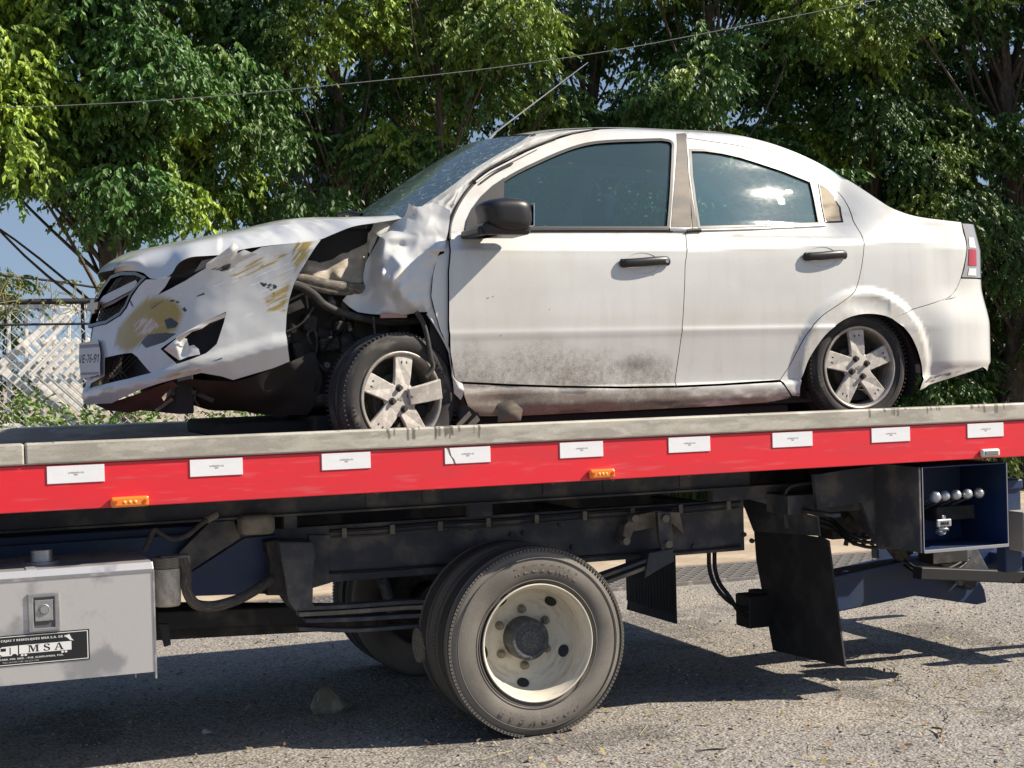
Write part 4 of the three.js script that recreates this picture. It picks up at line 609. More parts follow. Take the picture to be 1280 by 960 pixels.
function panelGeo(outer, { holes = [], cell = .02, fn = skin, extra = 0, rim = .018, gap = .003, disp } = {}) {
  outer = inset(outer, gap); holes = holes.map(h => inset(h, -gap * .3));
  const rings = [outer, ...holes], F = (s, y) => fn(s, y, extra + (disp ? disp(s, y) : 0));
  const pos = [], nor = [], uv = [], idx = [], key = new Map();
  const vert = (s, y) => { const k = Math.round(s * 1e5) + '_' + Math.round(y * 1e5); let i = key.get(k); if (i !== undefined) return i; const p = F(s, y), e = .0035, a = F(s + e, y).sub(F(s - e, y)), b = F(s, y + e).sub(F(s, y - e)), n = a.cross(b).normalize(); i = pos.length / 3; pos.push(p.x, p.y, p.z); nor.push(n.x, n.y, n.z); uv.push((s - UVB.s0) / (UVB.s1 - UVB.s0), (y - UVB.y0) / (UVB.y1 - UVB.y0)); key.set(k, i); return i; };
  let a0 = 1e9, a1 = -1e9, b0 = 1e9, b1 = -1e9; for (const [a, b] of outer) { a0 = Math.min(a0, a); a1 = Math.max(a1, a); b0 = Math.min(b0, b); b1 = Math.max(b1, b); }
  const nx = Math.ceil((a1 - a0) / cell), ny = Math.ceil((b1 - b0) / cell), cx = (a1 - a0) / nx, cy = (b1 - b0) / ny, cut = new Uint8Array(nx * ny);
  for (const r of rings) for (const [p, i] of resample(r, cell * .2).map((p, i) => [p, i])) { const i0 = Math.floor((p[0] - a0) / cx), j0 = Math.floor((p[1] - b0) / cy); for (let di = -1; di <= 1; di++) for (let dj = -1; dj <= 1; dj++) { const I = i0 + di, J = j0 + dj; if (I >= 0 && J >= 0 && I < nx && J < ny) cut[J * nx + I] = 1; } }
  const clipHalf = (poly, ax, v, sg) => { const o = []; for (let i = 0; i < poly.length; i++) { const p = poly[i], q = poly[(i + 1) % poly.length], dp = sg * (p[ax] - v), dq = sg * (q[ax] - v); if (dp >= 0) o.push(p); if ((dp > 0 && dq < 0) || (dp < 0 && dq > 0)) { const t = dp / (dp - dq); o.push([p[0] + (q[0] - p[0]) * t, p[1] + (q[1] - p[1]) * t]); } } return o; };
  const inside = p => { if (!inPoly(p, outer)) return false; for (const h of holes) if (inPoly(p, h)) return false; return true; };
  // keyhole the holes into one ring
  let ring = outer.slice(); if (areaOf(ring) < 0) ring.reverse();
  for (let h of holes) { h = h.slice(); if (areaOf(h) > 0) h.reverse(); let bd = 1e9, bi = 0, bj = 0; ring.forEach((p, i) => h.forEach((q, j) => { const d = (p[0] - q[0]) ** 2 + (p[1] - q[1]) ** 2; if (d < bd) { bd = d; bi = i; bj = j; } })); ring = [...ring.slice(0, bi + 1), ...h.slice(bj), ...h.slice(0, bj + 1), ...ring.slice(bi)]; }
  for (let j = 0; j < ny; j++) for (let i = 0; i < nx; i++) {
    const x0 = a0 + i * cx, x1 = x0 + cx, y0 = b0 + j * cy, y1 = y0 + cy;
    if (!cut[j * nx + i]) { if (inside([(x0 + x1) / 2, (y0 + y1) / 2])) { const a = vert(x0, y0), b = vert(x1, y0), c = vert(x1, y1), d = vert(x0, y1); idx.push(a, b, c, a, c, d); } continue; }
    let q = clipHalf(clipHalf(clipHalf(clipHalf(ring, 0, x0, 1), 0, x1, -1), 1, y0, 1), 1, y1, -1); if (q.length < 3) continue;
    q = q.filter((p, k) => { const r = q[(k + 1) % q.length]; return Math.hypot(p[0] - r[0], p[1] - r[1]) > 1e-6; }); if (q.length < 3 || Math.abs(areaOf(q)) < 1e-8) continue;
    const tri = THREE.ShapeUtils.triangulateShape(q.map(p => new THREE.Vector2(p[0], p[1])), []); for (const [a, b, c] of tri) { const m = [(q[a][0] + q[b][0] + q[c][0]) / 3, (q[a][1] + q[b][1] + q[c][1]) / 3]; if (!inside(m)) continue; const A = vert(...q[a]), B = vert(...q[b]), C = vert(...q[c]); if (A !== B && B !== C && A !== C) idx.push(A, B, C); }
  }
  if (rim) for (const r of rings) { // turned-in edge
    const R = resample(r, cell); let first = -1; const base = pos.length / 3;
    R.forEach(([s, y], k) => { const p = F(s, y), e = .0035, a = F(s + e, y).sub(F(s - e, y)), b = F(s, y + e).sub(F(s, y - e)), n = a.cross(b).normalize(); const nx2 = R[(k + 1) % R.length], pv = R[(k + R.length - 1) % R.length]; const tn = F(nx2[0], nx2[1]).sub(F(pv[0], pv[1])).normalize(), o = new THREE.Vector3().crossVectors(tn, n).normalize(); for (const dd of [0, rim]) { pos.push(p.x - n.x * dd, p.y - n.y * dd, p.z - n.z * dd); nor.push(o.x, o.y, o.z); uv.push((s - UVB.s0) / (UVB.s1 - UVB.s0), (y - UVB.y0) / (UVB.y1 - UVB.y0)); } });
    for (let k = 0; k < R.length; k++) { const a = base + 2 * k, b = base + 2 * ((k + 1) % R.length); idx.push(a, b, a + 1, b, b + 1, a + 1); }
  }
  const g = new THREE.BufferGeometry(); g.setAttribute('position', new THREE.Float32BufferAttribute(pos, 3)); g.setAttribute('normal', new THREE.Float32BufferAttribute(nor, 3)); g.setAttribute('uv', new THREE.Float32BufferAttribute(uv, 2)); g.setIndex(idx); return g;
}
const mirrorZ = g => { const h = g.clone(); const p = h.attributes.position, n = h.attributes.normal; for (let i = 0; i < p.count; i++) { p.setZ(i, 2 * CZ - p.getZ(i)); n.setZ(i, -n.getZ(i)); } if (h.index) { const a = h.index.array; for (let i = 0; i < a.length; i += 3) { const t = a[i]; a[i] = a[i + 1]; a[i + 1] = t; } } return h; };
// ---- free sheets: scattered points (pixel, pixel, z) joined by Delaunay, cut to an outline, subdivided
function delaunay(P2) {
  const n = P2.length; let mnx = 1e9, mxx = -1e9, mny = 1e9, mxy = -1e9; for (const [x, y] of P2) { mnx = Math.min(mnx, x); mxx = Math.max(mxx, x); mny = Math.min(mny, y); mxy = Math.max(mxy, y); } const D = Math.max(mxx - mnx, mxy - mny) * 20, mx = (mnx + mxx) / 2, my = (mny + mxy) / 2; const p = [...P2, [mx - D, my - D], [mx + D, my - D], [mx, my + D]]; let T = [[n, n + 1, n + 2]];
  const circ = ([a, b, c]) => { const [ax, ay] = p[a], [bx_, by] = p[b], [cx, cy] = p[c], d = 2 * (ax * (by - cy) + bx_ * (cy - ay) + cx * (ay - by)), ux = ((ax * ax + ay * ay) * (by - cy) + (bx_ * bx_ + by * by) * (cy - ay) + (cx * cx + cy * cy) * (ay - by)) / d, uy = ((ax * ax + ay * ay) * (cx - bx_) + (bx_ * bx_ + by * by) * (ax - cx) + (cx * cx + cy * cy) * (bx_ - ax)) / d; return [ux, uy, (ax - ux) ** 2 + (ay - uy) ** 2]; };
  for (let i = 0; i < n; i++) { const bad = [], keep = []; for (const t of T) { const c = circ(t); ((p[i][0] - c[0]) ** 2 + (p[i][1] - c[1]) ** 2 < c[2] ? bad : keep).push(t); } const E = new Map(); for (const t of bad) for (let k = 0; k < 3; k++) { const a = t[k], b = t[(k + 1) % 3], key = Math.min(a, b) + '_' + Math.max(a, b); E.has(key) ? E.set(key, null) : E.set(key, [a, b]); } T = keep; for (const e of E.values()) if (e) T.push([e[0], e[1], i]); }
  return T.filter(t => t.every(v => v < n));
}
function freeSheet(outline, inner, { sub = 6, bump = .003, freq = 9, relax = 2, k = 5 } = {}) {
  const all = [...outline, ...inner].map(([a, b, z], i) => [a + .01 * hash2(i, 1, 3), b + .01 * hash2(i, 2, 3), z]), T = delaunay(all), poly = outline.map(p => [p[0], p[1]]), pos = [];
  for (const t of T) { const c = [0, 1].map(q => (all[t[0]][q] + all[t[1]][q] + all[t[2]][q]) / 3); if (!inPoly(c, poly)) continue;
    const A = t.map(i => P(...all[i])), at = (i, j) => A[0].clone().multiplyScalar((sub - i - j) / sub).addScaledVector(A[1], i / sub).addScaledVector(A[2], j / sub);
    for (let i = 0; i < sub; i++) for (let j = 0; j < sub - i; j++) { for (const v of [at(i, j), at(i + 1, j), at(i, j + 1)]) pos.push(v.x, v.y, v.z); if (i + j < sub - 1) for (const v of [at(i + 1, j), at(i + 1, j + 1), at(i, j + 1)]) pos.push(v.x, v.y, v.z); }
  }
  let g = new THREE.BufferGeometry(); g.setAttribute('position', new THREE.Float32BufferAttribute(pos, 3)); g = mergeVertices(g, 1e-5);
  const p = g.attributes.position, id = g.index.array, n = p.count, nb = Array.from({ length: n }, () => new Set()), ec = new Map();
  for (let i = 0; i < id.length; i += 3) for (let q = 0; q < 3; q++) { const a = id[i + q], b = id[i + (q + 1) % 3]; nb[a].add(b); nb[b].add(a); const key = Math.min(a, b) * 1e6 + Math.max(a, b); ec.set(key, (ec.get(key) || 0) + 1); }
  const rim = new Uint8Array(n); for (const [key, c] of ec) if (c === 1) { rim[Math.floor(key / 1e6)] = 1; rim[key % 1e6] = 1; }
  for (let it = 0; it < relax; it++) { const q = new Float32Array(p.array); for (let i = 0; i < n; i++) { if (rim[i] || !nb[i].size) continue; let x = 0, y = 0, z = 0; for (const j of nb[i]) { x += q[3 * j]; y += q[3 * j + 1]; z += q[3 * j + 2]; } const m = nb[i].size; p.setXYZ(i, lerp(q[3 * i], x / m, .6), lerp(q[3 * i + 1], y / m, .6), lerp(q[3 * i + 2], z / m, .6)); } }
  for (let i = 0; i < n; i++) { const x = p.getX(i), y = p.getY(i), z = p.getZ(i), r = Math.abs(fbm(x * freq, y * freq + z * 3, 3, k) - .5) * 2; p.setZ(i, z + (r - .3) * 2 * bump); p.setY(i, y + (fbm(x * freq + 9, y * freq, 2, k + 3) - .5) * bump); }
  g.computeVertexNormals();
  const uv = new Float32Array(n * 2); for (let i = 0; i < n; i++) { uv[2 * i] = (p.getX(i) - UVB.s0) / (UVB.s1 - UVB.s0); uv[2 * i + 1] = (p.getY(i) - UVB.y0) / (UVB.y1 - UVB.y0); } g.setAttribute('uv', new THREE.BufferAttribute(uv, 2)); return g;
}
// loft: rows of points
function loft(rows, { close = false } = {}) { const pos = [], idx = [], uv = [], n = rows[0].length; rows.forEach((r, i) => r.forEach((p, j) => { pos.push(p.x, p.y, p.z); uv.push((p.x - UVB.s0) / (UVB.s1 - UVB.s0), (p.y - UVB.y0) / (UVB.y1 - UVB.y0)); if (i < rows.length - 1 && j < n - 1) { const a = i * n + j; idx.push(a, a + 1, a + n, a + 1, a + n + 1, a + n); } })); const g = new THREE.BufferGeometry(); g.setAttribute('position', new THREE.Float32BufferAttribute(pos, 3)); g.setAttribute('uv', new THREE.Float32BufferAttribute(uv, 2)); g.setIndex(idx); g.computeVertexNormals(); return g; }
const crv = (pts, n) => new THREE.CatmullRomCurve3(pts, false, 'centripetal').getPoints(n);
{
  const C = thing('sedan_car', 'white saloon car with its front crushed, standing on the truck bed', 'car', [0, 0, 0]);
  // ---- paint: dusty white with grime, scrapes and scuffs that lie where the photograph shows them
  const TW = 2048, TH = 640, X = s => (s - UVB.s0) / (UVB.s1 - UVB.s0) * TW, Y = y => (y - UVB.y0) / (UVB.y1 - UVB.y0) * TH;
  const marks = [];
  const mark = (px, col, { soft = .012, dens = .9, ang = .45, grain = 130, stretch = 9, cut = .42 } = {}) => { const poly = H(px); let a = 1e9, b = -1e9, c = 1e9, d = -1e9; for (const [s, y] of poly) { a = Math.min(a, s); b = Math.max(b, s); c = Math.min(c, y); d = Math.max(d, y); } marks.push({ poly, col, soft, dens, ca: Math.cos(ang), sa: Math.sin(ang), grain, stretch, cut, box: [a - .03, b + .03, c - .03, d + .03] }); };
  const YEL = [.35, .235, .02], BLK = [.015, .014, .014], ORG = [.45, .27, .06];
  mark([[143, 432], [148, 410], [165, 390], [185, 372], [205, 372], [222, 378], [228, 392], [220, 412], [205, 422], [180, 430], [160, 440]], YEL, { ang: .7, cut: .10, soft: .02, dens: 1.1 });
  mark([[165, 405], [178, 396], [195, 396], [200, 408], [186, 418], [170, 420]], [.62, .5, .45], { ang: .7, cut: .4 });
  mark([[206, 400], [214, 397], [223, 404], [220, 409], [209, 411]], BLK, { soft: .002, cut: .05 });
  mark([[176, 428], [186, 418], [208, 416], [220, 417], [205, 428], [183, 435]], [.05, .035, .035], { soft: .002, cut: .05 });
  mark([[186, 384], [205, 372], [222, 376], [226, 379], [205, 376], [190, 386]], BLK, { soft: .001, cut: .4 });
  mark([[246, 370], [255, 366], [256, 368], [246, 371]], BLK, { soft: .001, cut: .05 });
  mark([[228, 386], [231, 384], [234, 388], [231, 390]], BLK, { soft: .001, cut: .05 });
  mark([[161, 374], [165, 378], [167, 384], [164, 382]], BLK, { soft: .001, cut: .05 });
  mark([[268, 338], [284, 332], [292, 329], [290, 336], [278, 339]], BLK, { soft: .002, cut: .25 });
  mark([[324, 353], [336, 352], [346, 358], [343, 366], [342, 372], [338, 363], [328, 358]], BLK, { soft: .001, cut: .42, grain: 90, stretch: 1.5 });
  mark([[286, 344], [326, 320], [362, 314], [350, 328], [300, 350]], YEL, { cut: .36, ang: .42 });
  mark([[366, 303], [394, 301], [382, 322], [366, 340], [362, 318]], YEL, { cut: .28, ang: .9 });
  mark([[330, 374], [362, 352], [358, 378], [356, 392], [334, 390]], YEL, { cut: .28, ang: .42 });
  mark([[345, 345], [372, 322], [366, 345], [352, 358]], [.6, .52, .3], { cut: .5, ang: .5 });
  mark([[200, 474], [235, 460], [254, 455], [255, 464], [225, 472]], ORG, { cut: .35, ang: .3 });
  mark([[133, 486], [147, 480], [147, 487], [134, 490]], YEL, { cut: .3 });
  mark([[264, 451], [279, 447], [279, 449], [266, 453]], BLK, { soft: .001, cut: .3 });
  for (let i = 0; i < 34; i++) { const x = 215 + 130 * hash2(i, 1, 9), y = 330 + 70 * hash2(i, 2, 9), L = 8 + 34 * hash2(i, 3, 9); mark([[x, y], [x + L, y - L * .42], [x + L, y - L * .42 + 1.1], [x, y + 1.2]], i % 3 ? [.5, .5, .52] : [.8, .8, .78], { soft: .001, cut: .3, stretch: 12 }); }
  mark([[1178, 375], [1196, 371], [1188, 374]], BLK, { soft: .001, cut: .1 });
  mark([[1132, 480], [1150, 476], [1175, 468], [1206, 462], [1200, 466], [1165, 478], [1140, 485]], [.10, .08, .05], { soft: .004, cut: .42, grain: 80, stretch: 3 });
  for (const [x, y, w, h] of [[608, 373, 3, 2], [615, 371, 2, 1.5], [686, 387, 1.5, 1.5], [625, 420, 1.2, 2]]) mark([[x, y], [x + w, y - h], [x + w, y], [x, y + 1]], [.1, .09, .08], { soft: .001, cut: .2 });
  const inSoft = (m, s, y) => { const ins = inPoly([s, y], m.poly); let d = 1e9; for (let i = 0, j = m.poly.length - 1; i < m.poly.length; j = i++) { const a = m.poly[j], b = m.poly[i], vx = b[0] - a[0], vy = b[1] - a[1], t = clamp(((s - a[0]) * vx + (y - a[1]) * vy) / (vx * vx + vy * vy)); d = Math.min(d, Math.hypot(s - a[0] - vx * t, y - a[1] - vy * t)); } return ins ? clamp(.5 + d / m.soft * .5) : clamp(.5 - d / m.soft * .5); };
  // grime on the lower front door and sill, ragged and grainy
  const gr1 = hit(570, 470), gr2 = hit(845, 470);
  const paintMap = texture(TW, TH, (i, j) => {
    const s = UVB.s0 + (i + .5) / TW * (UVB.s1 - UVB.s0), y = UVB.y0 + (j + .5) / TH * (UVB.y1 - UVB.y0), h = y - DECK;
    let c = [.585, .588, .56]; const b = fbm(s * 2.2, y * 3, 4, 110), fine = hash2(i, j, 12), st = fbm(s * 30, y * 3.2, 3, 112);
    c = mix3(c, [.47, .455, .40], .45 * sstep(.42, .75, b)); c = mix3(c, [.50, .485, .43], .25 * sstep(.5, .8, st));
    // mud spatter: grains that thin out unevenly
    if (s > 2.3 && s < 3.8 && h < .56) { const edge = .50 - .22 * fbm(s * 3.2, 2, 4, 115) - .5 * sstep(3.42, 3.75, s), cover = clamp((edge + .03 - h) / .26 + (fbm(s * 5, y * 8, 4, 116) - .5) * .7); const g = fbm(s * 60, y * 48, 4, 118) * .5 + fine * .5; c = mix3(c, [.135, .102, .07], clamp(cover * .72 + (g - .5) * 1.25 * sstep(0, .35, cover)) * .9); const bl = sstep(.58, .74, fbm(s * 4.1 + 3, y * 5.2, 4, 119)) * sstep(.40, .22, h); c = mix3(c, [.10, .085, .07], bl * .55 * (.6 + .5 * fine)); const d2 = clamp(1 - Math.hypot((s - 3.32) / .14, (y - 1.72) / .055)); c = mix3(c, [.12, .10, .085], .7 * d2 * (.5 + fbm(s * 30, y * 30, 2, 120))); }
    if (h < .25 && s > 2.3 && s < 4.4) { const m = sstep(.25, .62, fbm(s * 8, y * 16, 4, 121) + .32 * sstep(3.6, 2.6, s)); c = mix3(c, [.17, .135, .105], .85 * m * (.75 + .35 * fine) * (1 - .75 * sstep(.19, .225, h) * sstep(2.7, 3.0, s))); c = mix3(c, [.05, .046, .042], .7 * sstep(.62, .75, fbm(s * 5 + 7, y * 20, 4, 122))); }
    if (s > 2.35 && s < 4.2 && h > .98 && h < 1.05) c = mix3(c, [.32, .25, .16], .4 * sstep(.5, .7, fbm(s * 12, y * 30, 3, 125)));
    if (h > 1.05 && s > 2.3) c = mix3(c, [.40, .33, .23], .28 * sstep(.55, .72, fbm(s * 9, y * 14, 4, 126)));
    const da = Math.hypot(s - ARCH[0], y - ARCH[1]); if (da < .40 && s > 4.1) c = mix3(c, [.42, .38, .31], .4 * sstep(.35, .65, fbm(s * 22, y * 22, 4, 127)));
    for (const m of marks) { if (s < m.box[0] || s > m.box[1] || y < m.box[2] || y > m.box[3]) continue; const k = inSoft(m, s, y); if (k <= 0) continue; const u = s * m.ca + y * m.sa, v = -s * m.sa + y * m.ca, n = fbm(u * m.grain / m.stretch, v * m.grain, 4, 130); c = mix3(c, m.col, clamp(m.dens * k * sstep(m.cut, m.cut + .22, n + (k - 1) * .25) * (.8 + .5 * fine) * (m.col[0] < .06 ? 1.5 : 1))); }
    return c.map(v => v * (.965 + .07 * fine));
  }, { wrap: false });
  const paint = new THREE.MeshPhysicalMaterial({ map: paintMap, roughness: .42, clearcoat: .85, clearcoatRoughness: .08, side: THREE.DoubleSide });
  const plainPaint = new THREE.MeshPhysicalMaterial({ color: new THREE.Color().setRGB(.605, .608, .58), roughness: .42, clearcoat: .85, clearcoatRoughness: .08, side: THREE.DoubleSide });
  const beige = worn([.36, .31, .23], [.20, .165, .12], { size: .12, n: 5, k: 140, rough: .85 }), pillarM = worn([.085, .076, .066], [.17, .14, .105], { size: .25, n: 4, k: 141, rough: .6 });
  const glassMap = texture(1024, 512, (i, j) => { const u = i / 1024, v = j / 512; let c = [.20, .38, .45]; const d = sstep(.5, .78, fbm(u * 7, v * 5, 4, 145)); c = mix3(c, [.32, .47, .52], d * .7); if (hash2(i >> 1, j >> 1, 14) > .996) c = [.6, .62, .6]; return c; }, { repeat: [.6, .8] });
  const glass = new THREE.MeshPhysicalMaterial({ map: glassMap, roughness: .07, transmission: .87, thickness: 0, ior: 1.5, side: THREE.DoubleSide, specularIntensity: 1 });
  const glassHazy = new THREE.MeshPhysicalMaterial({ map: glassMap, roughness: .042, transmission: .74, thickness: 0, ior: 1.5, side: THREE.DoubleSide });
  glassHazy.roughness = 1; glassHazy.roughnessMap = texture(512, 256, (i, j) => { const u = i / 512, v = j / 256, n = pfbm(u, v, 4, 5, 147); return .035 + .05 * sstep(.35, .8, n) + .02 * hash2(i, j, 3) + (hash2(i >> 1, j >> 1, 8) > .99 ? .2 : 0); }, { color: false, repeat: [.6, .8] });
  const clearGlass = new THREE.MeshPhysicalMaterial({ color: new THREE.Color().setRGB(.85, .9, .88), roughness: .02, transmission: 1, thickness: 0, side: THREE.DoubleSide });
  const chrome = std([.62, .62, .62], .18, 1), interior = worn([.05, .055, .06], [.09, .09, .092], { size: .4, k: 146, rough: .9 });
  const skinPart = (name, poly, opt = {}, parent = C, mat = paint, label) => part(name, panelGeo(poly, opt), mat, parent, label);
  const far = [];

  // ---- outlines read from the photograph
  const frameTop = [[563, 281], [566, 271], [571, 260], [584, 237], [604, 219], [628, 205], [657, 190], [686, 177], [715, 168], [751, 161.5], [790, 160.6], [825, 161.5], [857, 163], [857.2, 168]];
  const doorA = [...H(frameTop), ...H([[857.6, 172.5], [858, 178], [858.5, 184], [859, 190], [862, 240], [865.5, 286], [857, 289.5], [856.5, 330], [853.5, 400], [849, 440], [845.5, 482.3], [780, 483.5], [700, 482.5], [640, 480.5], [569, 477], [563, 440], [561, 400], [561, 340], [562, 300]])];
  const glassA = HS([[664, 285.5], [592, 285], [600, 255], [613, 239], [629.5, 224.5], [650, 212.5], [671, 202.5], [693, 192.5], [715, 184], [736, 178.5], [757, 176], [800, 174.3], [836, 174.8], [841.5, 179], [842, 190], [840, 235], [836, 285.5]], 3);
  const ga = smooth(glassA, 0);
  const doorFront = skinPart('front_door', doorA, { holes: [glassA], cell: .018, gap: .0018 }, C, paint, 'white front door, grimy along its lower half');
  far.push(panelGeo(doorA, { holes: [glassA], cell: .05, rim: 0, gap: .002 }));
  // glass with rubber surround
  part('window_glass', panelGeo(glassA, { extra: -.012, gap: -.006, rim: 0, cell: .03 }), glass, doorFront, 'tinted front side window');
  const ringOf = (poly, w, ex, name, mat, parent) => part(name, panelGeo(inset(poly, -.004), { holes: [inset(poly, w)], extra: ex, gap: 0, rim: .012, cell: .02 }), mat, parent);
  ringOf(glassA, .011, .0015, 'window_seal', M.trim, doorFront);
  const tube2 = (px, r, ex, mat, name, parent) => part(name, tube(px.map(([a, b]) => { const [s, y] = hit(a, b); return skin(s, y, ex); }), r, 60, 8), mat, parent);
  tube2([[582, 289.5], [640, 288.5], [700, 288], [770, 288], [840, 288]], .0085, .004, M.trim, 'belt_moulding', doorFront);
  tube2([[836, 287.2], [846, 287.4], [857, 288]], .008, .008, chrome, 'moulding_end', doorFront);
  // brown dusty B pillar covers
  skinPart('pillar_cover', H([[845.5, 172], [845, 167], [857, 166], [857.8, 172], [858.3, 179], [858.8, 188], [859.5, 205], [864.5, 284], [838.5, 284], [841, 250], [844, 215]]), { extra: .002, rim: .004, gap: .001 }, doorFront, pillarM);
  // black mirror sail
  const sail = H([[630, 222], [629, 250], [629, 284], [621, 291.5], [590, 294], [583, 292], [581, 286], [583, 275], [590, 260], [602, 244], [615, 232]]);
  skinPart('mirror_base', sail, { extra: .006, rim: .012, gap: 0 }, doorFront, M.trim);

  // rear door
  const seamR = [...HS([[857.5, 172.5], [890, 177], [925, 182.5], [957, 191], [987, 203], [1014, 216], [1037, 230], [1050, 243], [1060, 258], [1064, 268], [1067, 277], [1078.5, 297], [1080, 308], [1076.5, 336], [1070, 361], [1059, 373], [1045, 383], [1030, 393], [1017, 406], [1005, 423], [996, 440], [987, 457], [975, 475]], 4)];
  const doorB = [...seamR, ...H([[900, 480], [845.5, 482.3], [849, 440], [853.5, 400], [856.5, 330], [857, 289.5], [865.5, 286], [862, 240], [859, 190], [858.5, 184], [858, 178]])];
  const glassB = H([[862, 186.5], [880, 186.8], [903, 190], [925, 195], [946, 201.5], [979, 212.5], [1013.5, 226.5], [1020, 255], [1024.5, 280], [960, 283], [873.5, 285], [868, 250], [864, 220]]);
  const quarter = H([[1023, 230], [1033, 236], [1042, 246], [1049, 259], [1052, 276.5], [1031.5, 277], [1027, 255]]);
  const doorRear = skinPart('rear_door', doorB, { holes: [glassB], cell: .018, gap: .0018 }, C, paint, 'white dusty rear door');
  far.push(panelGeo(doorB, { holes: [glassB], cell: .05, rim: 0, gap: .002 }));
  part('window_glass', panelGeo(glassB, { extra: -.012, gap: -.006, rim: 0, cell: .03 }), glassHazy, doorRear, 'dusty rear side window with sun glare');
  ringOf(glassB, .010, .0015, 'window_seal', M.trim, doorRear);
  skinPart('quarter_filler', quarter, { extra: .004, rim: .006, gap: .002 }, doorRear, beige, 'dust covered triangular panel behind the rear window');
  ringOf(quarter, .003, .005, 'filler_seal', M.trim, doorRear);
  tube2([[872, 288], [930, 286.5], [980, 284.5], [1030, 282]], .0075, .005, std([.42, .42, .41], .3, .8), 'belt_moulding', doorRear);
  tube2([[857, 289], [866, 288], [875, 288]], .010, .008, M.black, 'moulding_end', doorRear);
  skinPart('pillar_cover', H([[859.5, 205], [861, 215], [866, 250], [872.5, 284], [865.5, 284.5]]), { extra: .001, rim: .004, gap: .001 }, doorRear, pillarM);

  // handles: dished cup and black bar
  for (const [door, cx, cy, w] of [[doorFront, 805, 328.5, 57], [doorRear, 1030, 320.5, 49]]) {
    const [s, y] = hit(cx, cy), L = P(cx + w / 2, cy, -.365).x - P(cx - w / 2, cy, -.365).x;
    const cupPoly = []; for (let i = 0; i < 28; i++) { const a = i / 28 * 6.283; cupPoly.push([s - .008 + Math.cos(a) * L * .37, y - .002 + Math.sin(a) * .052]); }
    part('handle_cup', panelGeo(cupPoly, { cell: .008, gap: 0, rim: 0, extra: .0012, disp: (a, b) => { const r = Math.hypot((a - s + .008) / (L * .37), (b - y + .002) / .052); return -.0 - .02 * Math.pow(clamp(1 - r * r), .6) * 0 + .0; } }), plainPaint, door);
    const cup2 = []; for (let i = 0; i <= 14; i++) { const a = Math.PI * i / 14; cup2.push([s - .008 + Math.cos(a) * L * .26, y + .013 + Math.sin(a) * .038]); }
    const zz = skin(s, y, 0), rowsC = []; for (let i = 0; i <= 8; i++) { const r = i / 8, row = []; for (let k = 0; k <= 32; k++) { const a = k / 32 * 6.2832, ss = s - .008 + Math.cos(a) * L * .37 * r, yy = y - .002 + Math.sin(a) * .052 * r; row.push(skin(ss, yy, .0022 - .0 + (r < .98 ? -.022 * Math.pow(1 - r * r, .8) : 0))); } rowsC.push(row); }
    door.children.filter(o => o.name === 'handle_cup').forEach(o => { o.geometry = loft(rowsC); });
    const pr = []; for (let i = 0; i <= 20; i++) { const t = i / 20, xx = s - L / 2 + L * t, bow = .030 * Math.sin(Math.PI * clamp(t * 1.02)) ** .5; pr.push(skin(xx, y + .002 - .004 * Math.cos(t * 3.1), .012 + bow * .6)); }
    const hg = new THREE.TubeGeometry(new THREE.CatmullRomCurve3(pr), 30, .0135, 10, false); { const p = hg.attributes.position; const ys = y; for (let i = 0; i < p.count; i++) p.setY(i, ys + (p.getY(i) - ys) * 1.6); hg.computeVertexNormals(); }
    const caps = [pr[0], pr[20]].map(p => new THREE.SphereGeometry(.0145, 12, 8).scale(1, 1.5, 1).translate(p.x, p.y, p.z));
    const hd = part('door_handle', [hg, ...caps], M.trim, door, 'black plastic door handle');
    if (door === doorFront) { const e = pr[19]; part('key_lock', new THREE.CylinderGeometry(.009, .009, .006, 16).rotateX(Math.PI / 2).translate(e.x, e.y, e.z + .013), chrome, hd); }
  }

  // rear quarter, arch, bumper
  const archEdge = [[999.5, 496], [1001, 482], [1005, 466], [1011, 450], [1020, 435], [1032, 419], [1045, 407], [1057, 399], [1070, 394.5], [1083, 392.5], [1097, 393], [1108, 395.5], [1115, 398.5]];
  const archRear = [[1115, 398.5], [1127, 407], [1137, 418], [1144, 431], [1149, 445], [1152, 458], [1153, 470], [1152, 480], [1149, 488.5]];
  const bumpSeam = [[1201, 348], [1198, 356], [1195, 362], [1187, 371], [1166, 379], [1141, 386.5], [1115, 397.5]];
  const roofSide = [[859, 163.2], [885, 164.5], [912, 167.5], [940, 172.5], [970, 181], [1000, 192.5], [1020, 202], [1040, 213], [1060, 225], [1080, 237.5], [1097, 249], [1112, 258.5], [1130, 266], [1150, 271], [1175, 274.5], [1201.5, 277.5]];
  const quarterPoly = [...HS(roofSide, 3), ...HS([[1204, 290], [1207.5, 302], [1207, 322], ...bumpSeam.slice(0, -1)], 3), ...HS([...archEdge].reverse(), 3), ...H([[990, 495], [983, 484]]), ...seamR.slice().reverse(), ...H([[858, 168]])];
  const dc = hit(1088, 381), dent = (s, y) => { const a = (s - dc[0]) / .135, b = (y - dc[1]) / .055, r = a * a + b * b; return -.016 * Math.exp(-Math.pow(r, 1.4)) * (1 - sstep(.75, 1.0, a)); };
  const quarterPanel = skinPart('rear_quarter_panel', quarterPoly, { disp: dent, cell: .018, gap: .0018 }, C, paint, 'white rear quarter panel dented above the wheel arch');
  far.push(panelGeo(quarterPoly, { cell: .05, rim: 0, gap: .002 }));
  // rear bumper wraps round to the centre line
  const rb = H([...bumpSeam.slice().reverse(), [1222, 348.5]]); const rbTop = rb[rb.length - 1][1];
  const bumperPoly = [...HS(archRear, 3), ...H([[1160, 482], [1200, 469], [1228, 459]])]; const bl = bumperPoly[bumperPoly.length - 1];
